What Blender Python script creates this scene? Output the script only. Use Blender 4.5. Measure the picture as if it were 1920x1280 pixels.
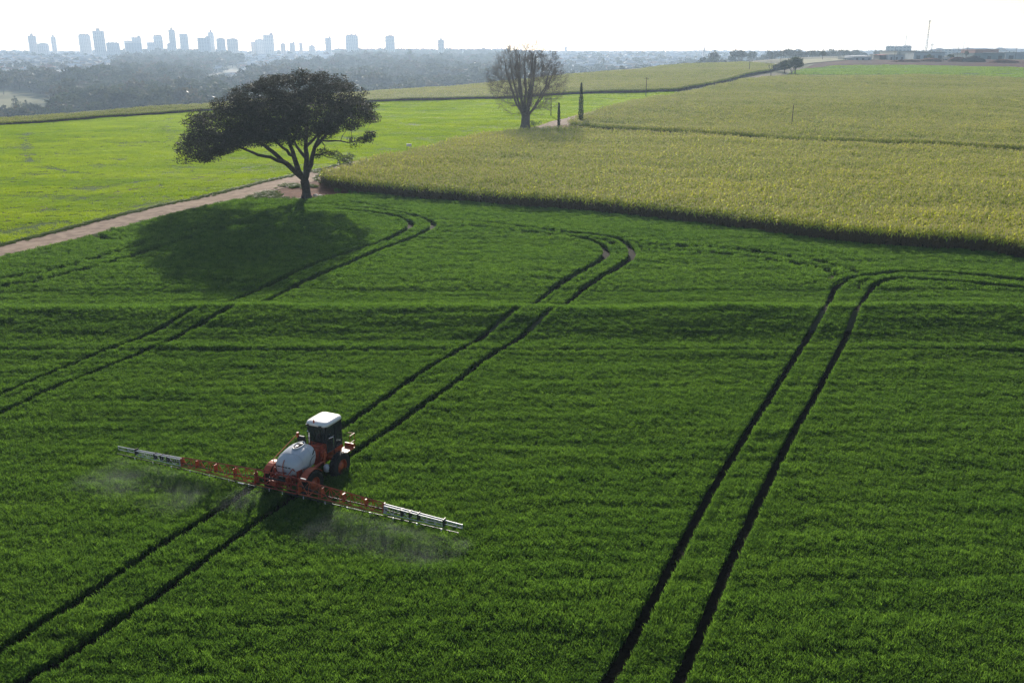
import bpy, math, random
import numpy as np
from mathutils import Vector, Matrix
from mathutils.geometry import delaunay_2d_cdt

# ------------------------------------------------------------------ camera, world, sun, exposure
SC = bpy.context.scene
for _o in list(bpy.data.objects):
    bpy.data.objects.remove(_o)
F_PX = 1700.0                 # focal length in pixels of the 1920 px wide photograph
PITCH = math.radians(17.6)
CAM_H = 24.0
cam_d = bpy.data.cameras.new("camera")
cam = bpy.data.objects.new("camera", cam_d)
SC.collection.objects.link(cam)
cam.location = (0, 0, CAM_H)
cam.rotation_euler = (math.pi / 2 - PITCH, 0, 0)
cam_d.sensor_width = 36.0
cam_d.lens = 36.0 * F_PX / 1920.0
cam_d.clip_start = 0.5
cam_d.clip_end = 20000
SC.camera = cam

SUN_EL = math.radians(21.5)
SUN_AZ = math.radians(-5.0)   # from straight ahead (+Y), negative = to the left
world = bpy.data.worlds.new("World")
SC.world = world
world.use_nodes = True
wn = world.node_tree
bg = wn.nodes["Background"]
sky = wn.nodes.new("ShaderNodeTexSky")
sky.sky_type = 'NISHITA'
sky.sun_disc = False
sky.sun_elevation = SUN_EL
sky.sun_rotation = SUN_AZ
sky.air_density = 1.0
sky.dust_density = 1.2
sky.ozone_density = 1.0
wn.links.new(sky.outputs[0], bg.inputs[0])
bg.inputs[1].default_value = 0.09

sun_d = bpy.data.lights.new("sun", 'SUN')
sun_d.energy = 5.0
sun_d.angle = math.radians(0.55)
sun_d.color = (1.0, 0.93, 0.82)
sun = bpy.data.objects.new("sun", sun_d)
SC.collection.objects.link(sun)
sdir = Vector((math.sin(SUN_AZ) * math.cos(SUN_EL), math.cos(SUN_AZ) * math.cos(SUN_EL), math.sin(SUN_EL)))
sun.rotation_euler = sdir.to_track_quat('Z', 'Y').to_euler()
sun.location = (0, 0, 200)

SC.view_settings.view_transform = 'Standard'
SC.view_settings.look = 'None'
SC.view_settings.gamma = 1.0
SC.view_settings.exposure = 0.4
SC.render.engine = 'CYCLES'
cy = SC.cycles
cy.max_bounces = 6
cy.diffuse_bounces = 3
cy.glossy_bounces = 2
cy.transmission_bounces = 4
cy.transparent_max_bounces = 6
cy.volume_bounces = 1
cy.use_denoising = True
cy.denoiser = 'OPENIMAGEDENOISE'
cy.denoising_input_passes = 'RGB_ALBEDO_NORMAL'
cy.denoising_prefilter = 'NONE'
cy.sample_clamp_indirect = 2.0
cy.caustics_reflective = False
cy.caustics_refractive = False
cy.volume_max_steps = 128

RNG = np.random.default_rng(7)
random.seed(7)

# ------------------------------------------------------------------ naming helpers
def tag(o, label=None, cat=None, group=None, kind=None):
    if label: o['label'] = label
    if cat: o['category'] = cat
    if group: o['group'] = group
    if kind: o['kind'] = kind
    return o

def link(o, parent=None):
    SC.collection.objects.link(o)
    if parent is not None: o.parent = parent
    return o

def empty(name, loc, rz=0.0):
    o = bpy.data.objects.new(name, None)
    o.empty_display_size = 0.3
    o.location = loc
    o.rotation_euler = (0, 0, rz)
    return link(o)

def copy_tree(o, parent=None):
    c = o.copy(); link(c, parent)
    for ch in list(o.children): copy_tree(ch, c)
    return c

class MB:
    """collects shapes; build() links them as one mesh object"""
    def __init__(s): s.v = []; s.f = []; s.m = []; s.n = 0; s.mi = 0
    def add(s, verts, faces, mi=None):
        verts = np.asarray(verts, float).reshape(-1, 3)
        s.v.append(verts)
        for f in faces: s.f.append(tuple(int(i) + s.n for i in f)); s.m.append(s.mi if mi is None else mi)
        s.n += len(verts)
    def box(s, c, d, rz=0.0, taper=1.0, mi=None, rx=0.0, ry=0.0):
        x, y, z = d[0] / 2, d[1] / 2, d[2] / 2
        p = []
        for sz in (-1, 1):
            t = taper if sz > 0 else 1.0
            for sx, sy in ((-1, -1), (1, -1), (1, 1), (-1, 1)): p.append((sx * x * t, sy * y * t, sz * z))
        p = np.array(p)
        R = np.array(Matrix.Rotation(rz, 3, 'Z') @ Matrix.Rotation(ry, 3, 'Y') @ Matrix.Rotation(rx, 3, 'X'))
        p = p @ R.T + np.array(c)
        s.add(p, [(0, 3, 2, 1), (4, 5, 6, 7), (0, 1, 5, 4), (1, 2, 6, 5), (2, 3, 7, 6), (3, 0, 4, 7)], mi)
    def tube(s, pts, r, n=6, mi=None, cap=True):
        pts = np.asarray(pts, float)
        k = len(pts)
        r = np.full(k, r, float) if np.isscalar(r) else np.asarray(r, float)
        t = np.gradient(pts, axis=0)
        t /= np.linalg.norm(t, axis=1)[:, None] + 1e-9
        ref = np.array([0, 0, 1.0]) if abs(t[0][2]) < 0.9 else np.array([1.0, 0, 0])
        V = []
        for i in range(k):
            a = np.cross(t[i], ref); a /= np.linalg.norm(a) + 1e-9
            b = np.cross(t[i], a)
            ref = -b if np.dot(-b, ref) > 0 else b
            a = np.cross(t[i], ref); a /= np.linalg.norm(a) + 1e-9
            b = np.cross(t[i], a)
            an = np.arange(n) * 2 * math.pi / n
            V.append(pts[i] + r[i] * (np.cos(an)[:, None] * a + np.sin(an)[:, None] * b))
        F = []
        for i in range(k - 1):
            for j in range(n):
                j2 = (j + 1) % n
                F.append((i * n + j, i * n + j2, (i + 1) * n + j2, (i + 1) * n + j))
        if cap:
            F.append(tuple(range(n))[::-1]); F.append(tuple((k - 1) * n + j for j in range(n)))
        s.add(np.concatenate(V), F, mi)
    def bar(s, a, b, r, n=4, mi=None): s.tube([a, b], r, n, mi)
    def lathe(s, prof, c, axis='Z', n=16, mi=None, cap=True):
        """prof: (radius, height) list, closed ends"""
        V = []; F = []
        an = np.arange(n) * 2 * math.pi / n
        for (r, h) in prof:
            ring = np.stack([r * np.cos(an), r * np.sin(an), np.full(n, h)], 1)
            V.append(ring)
        V = np.concatenate(V)
        if axis == 'Y': V = V[:, [0, 2, 1]]
        if axis == 'X': V = V[:, [2, 0, 1]]
        V = V + np.array(c)
        for i in range(len(prof) - 1):
            for j in range(n):
                j2 = (j + 1) % n
                F.append((i * n + j, i * n + j2, (i + 1) * n + j2, (i + 1) * n + j))
        if cap: F.append(tuple(range(n))[::-1]); F.append(tuple((len(prof) - 1) * n + j for j in range(n)))
        s.add(V, F, mi)
    def mesh(s, name, mats, smooth=False):
        me = bpy.data.meshes.new(name)
        V = np.concatenate(s.v) if s.v else np.zeros((0, 3))
        me.from_pydata(V.tolist(), [], s.f)
        for m in (mats if isinstance(mats, (list, tuple)) else [mats]): me.materials.append(m)
        me.polygons.foreach_set("material_index", s.m)
        if smooth: me.polygons.foreach_set("use_smooth", [True] * len(s.f))
        me.update()
        return me
    def build(s, name, mats, parent=None, smooth=False, loc=(0, 0, 0), rz=0.0):
        o = bpy.data.objects.new(name, s.mesh(name, mats, smooth))
        o.location = loc; o.rotation_euler = (0, 0, rz)
        return link(o, parent)

def bevel(o, w, seg=2):
    m = o.modifiers.new("bevel", 'BEVEL'); m.width = w; m.segments = seg; m.limit_method = 'ANGLE'
    return o

# ------------------------------------------------------------------ materials
def mat(name, col, rough=0.6, metal=0.0, spec=0.4, var=0.0, vscale=3.0, col2=None, bump=0.0, bscale=20.0, coord='Object'):
    m = bpy.data.materials.new(name); m.use_nodes = True
    nt = m.node_tree; b = nt.nodes["Principled BSDF"]
    b.inputs["Base Color"].default_value = (*col, 1)
    b.inputs["Roughness"].default_value = rough
    b.inputs["Metallic"].default_value = metal
    b.inputs["Specular IOR Level"].default_value = spec
    tc = nt.nodes.new("ShaderNodeTexCoord")
    if var > 0 or col2:
        n = nt.nodes.new("ShaderNodeTexNoise"); n.inputs["Scale"].default_value = vscale; n.inputs["Detail"].default_value = 6
        r = nt.nodes.new("ShaderNodeValToRGB")
        c2 = col2 or tuple(c * (1 - var) for c in col)
        r.color_ramp.elements[0].color = (*c2, 1); r.color_ramp.elements[0].position = 0.38
        r.color_ramp.elements[1].color = (*col, 1); r.color_ramp.elements[1].position = 0.62
        nt.links.new(tc.outputs[coord], n.inputs["Vector"])
        nt.links.new(n.outputs[0], r.inputs[0]); nt.links.new(r.outputs[0], b.inputs["Base Color"])
    if bump > 0:
        n2 = nt.nodes.new("ShaderNodeTexNoise"); n2.inputs["Scale"].default_value = bscale; n2.inputs["Detail"].default_value = 8
        bp = nt.nodes.new("ShaderNodeBump"); bp.inputs["Strength"].default_value = bump; bp.inputs["Distance"].default_value = 0.1
        nt.links.new(tc.outputs[coord], n2.inputs["Vector"])
        nt.links.new(n2.outputs[0], bp.inputs["Height"]); nt.links.new(bp.outputs[0], b.inputs["Normal"])
    return m

def leaf_mat(name, c1, c2, tcol, trans=0.4, spec=0.3, rough=0.5, patch=None, pscale=0.05, stretch=(1, 1, 1), pamount=0.6):
    """leaf: diffuse/gloss mixed with light that passes through; colour varies per plant and over the field"""
    m = bpy.data.materials.new(name); m.use_nodes = True
    nt = m.node_tree; b = nt.nodes["Principled BSDF"]; out = nt.nodes["Material Output"]
    b.inputs["Roughness"].default_value = rough
    b.inputs["Specular IOR Level"].default_value = spec
    oi = nt.nodes.new("ShaderNodeObjectInfo")
    mix = nt.nodes.new("ShaderNodeMix"); mix.data_type = 'RGBA'
    mix.inputs[6].default_value = (*c1, 1); mix.inputs[7].default_value = (*c2, 1)
    geo = nt.nodes.new("ShaderNodeNewGeometry")
    rnd = nt.nodes.new("ShaderNodeMath"); rnd.operation = 'MULTIPLY_ADD'
    rnd.inputs[1].default_value = 0.5
    nt.links.new(geo.outputs["Random Per Island"], rnd.inputs[0])
    h = nt.nodes.new("ShaderNodeMath"); h.operation = 'MULTIPLY'; h.inputs[1].default_value = 0.5
    nt.links.new(oi.outputs["Random"], h.inputs[0]); nt.links.new(h.outputs[0], rnd.inputs[2])
    nt.links.new(rnd.outputs[0], mix.inputs[0])
    col = mix.outputs[2]
    if patch:
        mp = nt.nodes.new("ShaderNodeMapping"); mp.inputs["Scale"].default_value = stretch
        n = nt.nodes.new("ShaderNodeTexNoise"); n.inputs["Scale"].default_value = pscale; n.inputs["Detail"].default_value = 5
        nt.links.new(geo.outputs["Position"], mp.inputs[0]); nt.links.new(mp.outputs[0], n.inputs["Vector"])
        rr = nt.nodes.new("ShaderNodeMapRange"); rr.inputs[1].default_value = 0.35; rr.inputs[2].default_value = 0.68
        rr.inputs[3].default_value = 0; rr.inputs[4].default_value = pamount
        nt.links.new(n.outputs[0], rr.inputs[0])
        mx = nt.nodes.new("ShaderNodeMix"); mx.data_type = 'RGBA'
        mx.inputs[7].default_value = (*patch, 1)
        nt.links.new(rr.outputs[0], mx.inputs[0]); nt.links.new(col, mx.inputs[6]); col = mx.outputs[2]
    nt.links.new(col, b.inputs["Base Color"])
    t = nt.nodes.new("ShaderNodeBsdfTranslucent")
    tm = nt.nodes.new("ShaderNodeMix"); tm.data_type = 'RGBA'; tm.blend_type = 'MULTIPLY'; tm.inputs[0].default_value = 1.0
    nt.links.new(col, tm.inputs[6]); tm.inputs[7].default_value = (*tcol, 1)
    nt.links.new(tm.outputs[2], t.inputs[0])
    ms = nt.nodes.new("ShaderNodeMixShader"); ms.inputs[0].default_value = trans
    nt.links.new(b.outputs[0], ms.inputs[1]); nt.links.new(t.outputs[0], ms.inputs[2])
    nt.links.new(ms.outputs[0], out.inputs[0])
    return m

# ------------------------------------------------------------------ terrain
def pchip(xs, ys):
    xs = np.array(xs, float); ys = np.array(ys, float)
    h = np.diff(xs); d = np.diff(ys) / h
    m = np.zeros(len(xs))
    for i in range(1, len(xs) - 1):
        if d[i - 1] * d[i] > 0:
            w1 = 2 * h[i] + h[i - 1]; w2 = h[i] + 2 * h[i - 1]
            m[i] = (w1 + w2) / (w1 / d[i - 1] + w2 / d[i])
    m[0] = d[0]; m[-1] = d[-1]
    def f(x):
        x = np.clip(x, xs[0], xs[-1])
        i = np.clip(np.searchsorted(xs, x) - 1, 0, len(xs) - 2)
        t = (x - xs[i]) / h[i]
        return ((1 + 2 * t) * (1 - t) ** 2 * ys[i] + t * (1 - t) ** 2 * h[i] * m[i]
                + t * t * (3 - 2 * t) * ys[i + 1] + t * t * (t - 1) * h[i] * m[i + 1])
    return f

prof = pchip([-400, 0, 44, 60, 68.0, 70.0, 75.0, 76.2, 77.2, 79.5, 90, 130, 180, 250, 400, 500, 650, 800, 1000, 1500, 2500, 7000],
             [0, 0, 0, 0.65, 1.25, 1.42, 2.48, 2.64, 2.50, 2.05, 2.55, 3.75, 4.8, 6.3, 9.6, 12.3, 15.8, 19.3, 20.6, 22.0, 23.2, 23.5])
farp = pchip([-400, 300, 560, 700, 900, 1300, 1900, 2400, 3000, 7000],
             [-30, -45, -44, -27, -19, -9, 5.5, 14, 20, 23])
CREST = None     # filled below: x of the ridge line as a function of y

def smooth(a, b, t):
    t = np.clip((t - a) / (b - a), 0, 1)
    return t * t * (3 - 2 * t)

def hgt(x, y):
    x = np.asarray(x, float); y = np.asarray(y, float)
    z = prof(y) + 0.16 * np.exp(-((y - 68.6) / 1.1) ** 2)
    und = 0.10 * np.sin(x * 0.11 + y * 0.05) + 0.08 * np.sin(y * 0.23 + x * 0.04 + 1.0) + 0.07 * np.sin(x * 0.31 - y * 0.13)
    z = z + und * smooth(20, 60, y) * 0.8 - 0.1
    z = z + 0.5 * np.sin((y - 0.4 * x) * 0.055) * smooth(170, 260, y) * (1 - smooth(600, 800, y))
    if CREST is not None:
        s = (CREST(y) - x) * 0.87
        w = smooth(6, 330, s)
        z = z * (1 - w) + w * (farp(y) + 2.5 * np.sin(x * 0.011 + 1) * np.sin(y * 0.007) * smooth(0, 300, s))
    return z

def ray(px, py):
    a = px - 960.0; b = py - 640.0
    v = b * math.cos(PITCH) + F_PX * math.sin(PITCH)
    g = F_PX * math.cos(PITCH) - b * math.sin(PITCH)
    return a / g, -v / g     # per metre forward: dx, dz

_ys = np.concatenate([np.arange(5, 400, 0.5), np.arange(400, 7000, 3.0)])
def G(px, py, dz=0.0):
    """point where the sight line through a pixel of the 1920x1280 photograph meets the land raised by dz"""
    dx, dzz = ray(px, py)
    z = CAM_H + dzz * _ys
    d = z - hgt(dx * _ys, _ys) - dz
    k = np.argmax(d <= 0)
    if k == 0: k = len(_ys) - 1
    a, b = _ys[k - 1], _ys[k]
    for _ in range(30):
        m_ = (a + b) / 2
        if CAM_H + dzz * m_ - hgt(dx * m_, m_) - dz > 0: a = m_
        else: b = m_
    return np.array([dx * b, b])
def G3(px, py, dz=0.0):
    p = G(px, py, dz); return np.array([p[0], p[1], float(hgt(p[0], p[1]))])
def at(px, y):
    """x of a column of the photograph at forward distance y (sight line at horizon height)"""
    return (px - 960.0) / (F_PX * math.cos(PITCH) + 540 * math.sin(PITCH)) * y
def zpix(px, py, y):
    return CAM_H + ray(px, py)[1] * y

# ridge line: silhouette of the crop tops, found on the land before the valley is cut
_cr = np.array([G(px, py, dz) for px, py, dz in ((0, 226, .9), (180, 214, .9), (362, 201, 1.0), (530, 187, 1.2), (700, 173, 1.5), (856, 163, 1.7), (1000, 151, 2), (1124, 138, 2), (1189, 132, 2), (1299, 121, 2), (1420, 115.5, 2))])
_cr = _cr[np.argsort(_cr[:, 1])]
_cy = np.concatenate([[-400, _cr[0, 1] - 120], _cr[:, 1], [1100, 1500, 3000, 7000]])
_cx = np.concatenate([[_cr[0, 0] - 320, _cr[0, 0] - 70], _cr[:, 0], [390, 700, 2000, 6000]])
CREST = pchip(_cy, _cx)

# ------------------------------------------------------------------ ground sheet (one mesh to the horizon)
M_ground = mat("ground_cover", (0.085, 0.10, 0.045), rough=0.95, spec=0.1, col2=(0.16, 0.13, 0.085), vscale=0.012, coord='Object')
M_soil = mat("field_soil", (0.022, 0.016, 0.010), rough=0.95, spec=0.1, var=0.5, vscale=1.5, bump=0.5, bscale=6)
def grid_sheet(name, m):
    ys = list(np.arange(-40, 60, 4.0)) + list(np.arange(60, 92, 0.5)) + list(np.arange(92, 200, 2.0)) + list(np.arange(200, 700, 5.0)) + list(np.arange(700, 1600, 12)) + list(np.arange(1600, 6301, 60))
    ys = np.array(ys)
    us = np.sign(np.linspace(-1, 1, 241)) * np.abs(np.linspace(-1, 1, 241)) ** 1.15
    X = np.array([us * (90 + 0.72 * max(y, 0)) for y in ys]); Y = np.repeat(ys[:, None], len(us), 1)
    Z = hgt(X, Y)
    V = np.stack([X, Y, Z], 2).reshape(-1, 3)
    n = len(us); F = []
    I = np.arange(len(ys) * n).reshape(len(ys), n)
    F = np.stack([I[:-1, :-1], I[:-1, 1:], I[1:, 1:], I[1:, :-1]], 2).reshape(-1, 4)
    me = bpy.data.meshes.new(name); me.from_pydata(V.tolist(), [], F.tolist()); me.materials.append(m)
    me.polygons.foreach_set("use_smooth", [True] * len(F))
    o = bpy.data.objects.new(name, me); link(o); o['kind'] = 'structure'
    return o
ground = grid_sheet("ground", M_ground)

def inpoly(P, poly):
    P = np.asarray(P); poly = np.asarray(poly); x, y = P[:, 0], P[:, 1]
    c = np.zeros(len(P), bool)
    j = len(poly) - 1
    for i in range(len(poly)):
        xi, yi = poly[i]; xj, yj = poly[j]
        if yi != yj:
            k = ((yi > y) != (yj > y)) & (x < (xj - xi) * (y - yi) / (yj - yi) + xi)
            c ^= k
        j = i
    return c

def resample(line, step):
    line = np.asarray(line, float)
    d = np.r_[0, np.cumsum(np.linalg.norm(np.diff(line, axis=0), axis=1))]
    n = max(2, int(d[-1] / step) + 1)
    t = np.linspace(0, d[-1], n)
    return np.stack([np.interp(t, d, line[:, k]) for k in range(line.shape[1])], 1)

def chaikin(line, n=2):
    line = np.asarray(line, float)
    for _ in range(n):
        q = line[:-1] * 0.75 + line[1:] * 0.25; r = line[:-1] * 0.25 + line[1:] * 0.75
        line = np.concatenate([line[:1], np.stack([q, r], 1).reshape(-1, 2), line[-1:]])
    return line

def sheet(name, poly, step, lift, m, kind='structure', jitter=0.0):
    """a sheet following the land inside a polygon, bounded exactly by it"""
    b = resample(np.vstack([poly, poly[:1]]), step)[:-1]
    if jitter: b = b + RNG.normal(0, jitter, b.shape)
    x0, y0 = b.min(0); x1, y1 = b.max(0)
    gx, gy = np.meshgrid(np.arange(x0, x1, step), np.arange(y0, y1, step)); P = np.stack([gx.ravel(), gy.ravel()], 1)
    P = P[inpoly(P, b)]
    n = len(b)
    vs, es, fs, *_ = delaunay_2d_cdt([Vector(p) for p in np.vstack([b, P])], [], [list(range(n))], 1, 1e-4)
    V = np.array([(v.x, v.y) for v in vs]); Z = hgt(V[:, 0], V[:, 1]) + lift
    me = bpy.data.meshes.new(name); me.from_pydata(np.c_[V, Z].tolist(), [], [list(f) for f in fs]); me.materials.append(m)
    me.polygons.foreach_set("use_smooth", [True] * len(me.polygons))
    if len(me.polygons) and me.polygons[0].normal.z < 0: me.flip_normals()
    o = bpy.data.objects.new(name, me); link(o)
    if kind: o['kind'] = kind
    return o

def gpx(lst, dz=0.0): return np.array([G(px, py, dz) for px, py in lst])

# ------------------------------------------------------------------ field outlines (found from the photograph, laid on the land)
L_meadow_road = chaikin(gpx([(-220, 512), (-120, 487), (0, 459), (150, 422), (300, 385), (450, 352), (560, 325), (640, 307)]))
L_corn_left = gpx([(604, 350), (607, 336)]).tolist() + gpx([(618, 316), (660, 303), (700, 294), (770, 279), (830, 264), (900, 250), (955, 242), (985, 240)], 2.2).tolist()
L_corn_left = np.array(L_corn_left)
L_corn_front = gpx([(2140, 515), (2020, 502), (1920, 489), (1848, 476), (1698, 470), (1484, 446), (1314, 424), (1193, 410), (1100, 401), (1060, 397), (960, 391), (860, 382), (693, 367), (625, 358), (604, 350)])
L_corn_front = chaikin(L_corn_front, 1)
L_corn_top = gpx([(985, 240), (1050, 239), (1100, 239), (1314, 252), (1527, 264), (1741, 271), (1912, 282), (2080, 294)], 2.2)
near_corn = np.vstack([L_corn_left, L_corn_top[1:], L_corn_front])
# the lane between the two corn fields, then the field beyond
L_mid_front = gpx([(1072, 229), (1100, 233.5), (1314, 246.5), (1527, 258.5), (1741, 266), (1912, 275), (2080, 287)], 2.2)
L_mid_left = gpx([(1431, 143), (1397, 147.5), (1364, 155), (1299, 168), (1233, 179), (1178, 190), (1124, 203), (1091, 214), (1075, 222)], 2.2)
L_mid_top = gpx([(2080, 151), (1920, 149), (1700, 143.5), (1480, 143)], 1.5)
L_mid_front = L_mid_front + np.array([0, 3.5])
mid_corn = np.vstack([L_mid_front, L_mid_top, L_mid_left])
L_far_front = gpx([(-200, 254), (0, 235), (180, 222), (362, 210), (530, 200), (700, 191.5), (856, 187), (1000, 182), (1100, 176), (1200, 174), (1262, 172)])
L_far_right = gpx([(1288, 167), (1332, 160), (1375, 150), (1408, 141), (1441, 136), (1475, 128)])
_cc = np.array([(float(CREST(y)) - 15, y) for y in np.arange(225, 700, 12.0)])[::-1]
far_corn = np.vstack([L_far_front, L_far_right, _cc[_cc[:, 1] < L_far_right[-1, 1] + 60]])
# road: along the left of the corn
_off = []
def offset(line, d):
    line = np.asarray(line, float); t = np.gradient(line, axis=0); t /= np.linalg.norm(t, axis=1)[:, None]
    return line + d * np.stack([t[:, 1], -t[:, 0]], 1)
L_road_left = np.vstack([L_meadow_road, offset(resample(L_corn_left[4:], 12), -6.5)[1:]])
L_road_mid = offset(resample(L_mid_left[::-1], 20), -6.5)
L_road_left = chaikin(resample(np.vstack([L_road_left, L_road_mid[1:]]), 14), 2)
meadow_edge_far = L_far_front[::-1]
_k = np.linalg.norm(L_road_left - L_far_front[-1], axis=1).argmin()
meadow = np.vstack([L_road_left[:_k + 1], offset(L_far_front, 0.6)[::-1]])

M_road = mat("dirt_road", (0.36, 0.26, 0.19), rough=0.95, spec=0.15, col2=(0.24, 0.165, 0.12), vscale=0.9, bump=0.6, bscale=5)
M_redsoil = mat("red_soil", (0.20, 0.085, 0.05), rough=0.95, spec=0.1, col2=(0.12, 0.05, 0.033), vscale=0.7, bump=0.7, bscale=4)
# road surface right side
road_right = np.vstack([chaikin(gpx([(-260, 560), (-120, 520), (0, 487), (150, 452), (300, 412), (400, 387), (480, 366), (545, 352), (585, 342)])), offset(resample(L_corn_left[3:], 12), -0.8)])
road_right = np.vstack([road_right, offset(resample(L_mid_left[::-1], 20), -0.8)[1:]])
road_right = chaikin(resample(road_right, 10), 2)
road_poly = np.vstack([L_road_left, road_right[::-1]])
# soil apron round the tree and along the corn, and the lane
apron = gpx([(440, 381), (500, 363), (560, 348), (590, 335), (612, 318), (640, 330), (690, 364), (780, 374), (900, 388), (900, 390), (780, 378.5), (700, 372), (640, 368), (606, 373), (570, 381), (520, 379), (480, 377)])
lane = np.vstack([offset(L_corn_top, 1.0)[:], L_mid_front[::-1]])
lane = np.vstack([gpx([(960, 243), (985, 237), (1040, 227), (1072, 222)]), L_mid_front, (L_corn_top - np.array([0, 1.5]))[::-1]])
soil_o = sheet("field_soil", np.vstack([near_corn]), 6, 0.02, M_soil)
sheet("lane", lane, 3, 0.035, M_redsoil)
sheet("bare_soil", apron, 1.5, 0.05, M_redsoil, jitter=0.15)
sheet("dirt_road", road_poly, 2.5, 0.09, M_road, jitter=0.10)
M_meadow_soil = mat("meadow_ground", (0.07, 0.12, 0.012), rough=0.9, spec=0.05, col2=(0.05, 0.09, 0.012), vscale=0.3)
sheet("meadow_ground", meadow, 8, 0.03, M_meadow_soil)

# wheat in front
wheat = np.vstack([gpx([(-420, 1500), (2340, 1500)]), gpx([(2330, 545), (2020, 504)]), offset(L_corn_front, -0.9)[1:-2],
                   gpx([(700, 372.5), (640, 368.5), (606, 374), (572, 382), (535, 381), (500, 379.5), (470, 378.5), (430, 383), (300, 414), (150, 455), (0, 490), (-120, 523), (-260, 563)])])
sheet("wheat_soil", wheat, 4, 0.012, M_soil)

# ------------------------------------------------------------------ wheel tracks through the wheat
TRK = {
 'La': [(-150, 812), (0, 750), (101, 706), (158, 682), (235, 652), (285, 634), (356, 593), (433, 573), (504, 545), (571, 511), (638, 489), (673, 476), (728, 456), (760, 439), (775, 427), (760, 417), (728, 409), (655, 401)],
 'Lb': [(-150, 850), (30, 773), (84, 743), (202, 696), (279, 662), (353, 629), (420, 594), (494, 576), (537, 553), (588, 530), (638, 508), (655, 503), (728, 470), (782, 450), (811, 435), (815, 425), (790, 414), (728, 401), (655, 395)],
 'Aa': [(-120, 1330), (0, 1234), (65, 1193), (130, 1151), (195, 1107), (260, 1065), (312, 1026), (359, 1000), (450, 941), (560, 868), (662, 798), (709, 765), (764, 724), (819, 691), (862, 662), (904, 641), (935, 612), (968, 588), (997, 580), (1037, 549), (1078, 523), (1125, 498), (1140, 484), (1132, 470), (1110, 457), (1070, 451)],
 'Ab': [(-60, 1370), (56, 1280), (112, 1255), (195, 1198), (260, 1156), (325, 1107), (391, 1057), (456, 1008), (540, 948), (645, 873), (753, 798), (819, 751), (873, 713), (903, 687), (946, 658), (979, 640), (1005, 612), (1032, 589), (1059, 578), (1092, 550), (1129, 527), (1169, 503), (1187, 488), (1183, 472), (1169, 459), (1147, 452), (1063, 443)],
 'Ca': [(1060, 1420), (1144, 1279), (1182, 1217), (1244, 1097), (1287, 1016), (1335, 925), (1384, 847), (1439, 759), (1475, 701), (1508, 650), (1530, 613), (1544, 588), (1555, 569), (1563, 549), (1581, 535), (1614, 527), (1680, 520), (1749, 518), (1894, 533), (2050, 548)],
 'Cb': [(1200, 1440), (1278, 1279), (1331, 1155), (1359, 1083), (1407, 982), (1450, 891), (1498, 800), (1523, 759), (1555, 697), (1585, 642), (1599, 604), (1614, 577), (1623, 560), (1643, 541), (1676, 530), (1767, 537), (1913, 548), (2050, 560)],
 'R': [(2340, 1200), (2250, 900), (2200, 760)],
}
FAINT = {
 'a': [(1140, 486), (1137, 470), (1150, 462)], 'a2': [(1190, 488), (1196, 470), (1180, 461)],
 'b': [(1220, 467), (1311, 469), (1420, 480), (1530, 495), (1603, 518)], 'b2': [(1200, 474), (1282, 477), (1402, 489), (1493, 502), (1563, 515), (1563, 545)],
 'b3': [(1603, 518), (1620, 530), (1617, 575)],
 'c': [(1070, 451), (965, 439), (884, 430), (819, 434)], 'c2': [(1063, 443), (965, 430), (884, 421), (830, 418)],
 'd': [(655, 401), (600, 393), (555, 402), (400, 440), (240, 492), (100, 530), (0, 548), (-120, 560)],
 'd2': [(655, 395), (590, 386), (540, 392), (400, 425), (230, 478), (90, 520), (-120, 545)],
 'e': [(-120, 664), (0, 661), (200, 662), (400, 664), (640, 665), (900, 663), (1200, 662), (1500, 664), (1700, 662), (2050, 668)],
 'f': [(1000, 1098), (1150, 1102), (1350, 1101), (1600, 1096), (2000, 1088)],
 'g': [(180, 448), (215, 460), (235, 452)],
 'h': [(820, 420), (760, 402), (660, 385)],
}
def tracks_xy(d):
    S = []
    for k, l in d.items():
        p = chaikin(gpx(l), 2); S.append(np.concatenate([p[:-1], p[1:]], 1))
    return np.concatenate(S)
S_trk = tracks_xy(TRK); S_thin = tracks_xy({k: FAINT.pop(k) for k in ('e', 'f')}); S_faint = tracks_xy(FAINT)
def segdist(P, S, cut=3.0):
    out = np.full(len(P), 99.0)
    for a in S:
        x0, x1 = min(a[0], a[2]) - cut, max(a[0], a[2]) + cut; y0, y1 = min(a[1], a[3]) - cut, max(a[1], a[3]) + cut
        k = np.where((P[:, 0] > x0) & (P[:, 0] < x1) & (P[:, 1] > y0) & (P[:, 1] < y1))[0]
        if not len(k): continue
        A = a[:2]; d = a[2:] - A; L = (d @ d) + 1e-9
        t = np.clip(((P[k] - A) @ d) / L, 0, 1)
        dd = np.linalg.norm(P[k] - A - t[:, None] * d, axis=1)
        out[k] = np.minimum(out[k], dd)
    return out

# ------------------------------------------------------------------ crops: one object per field, plants set out by geometry nodes
def source(name, mb, mats, smooth=False):
    return bpy.data.objects.new(name, mb.mesh(name, mats, smooth))   # never linked to the scene itself

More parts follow.
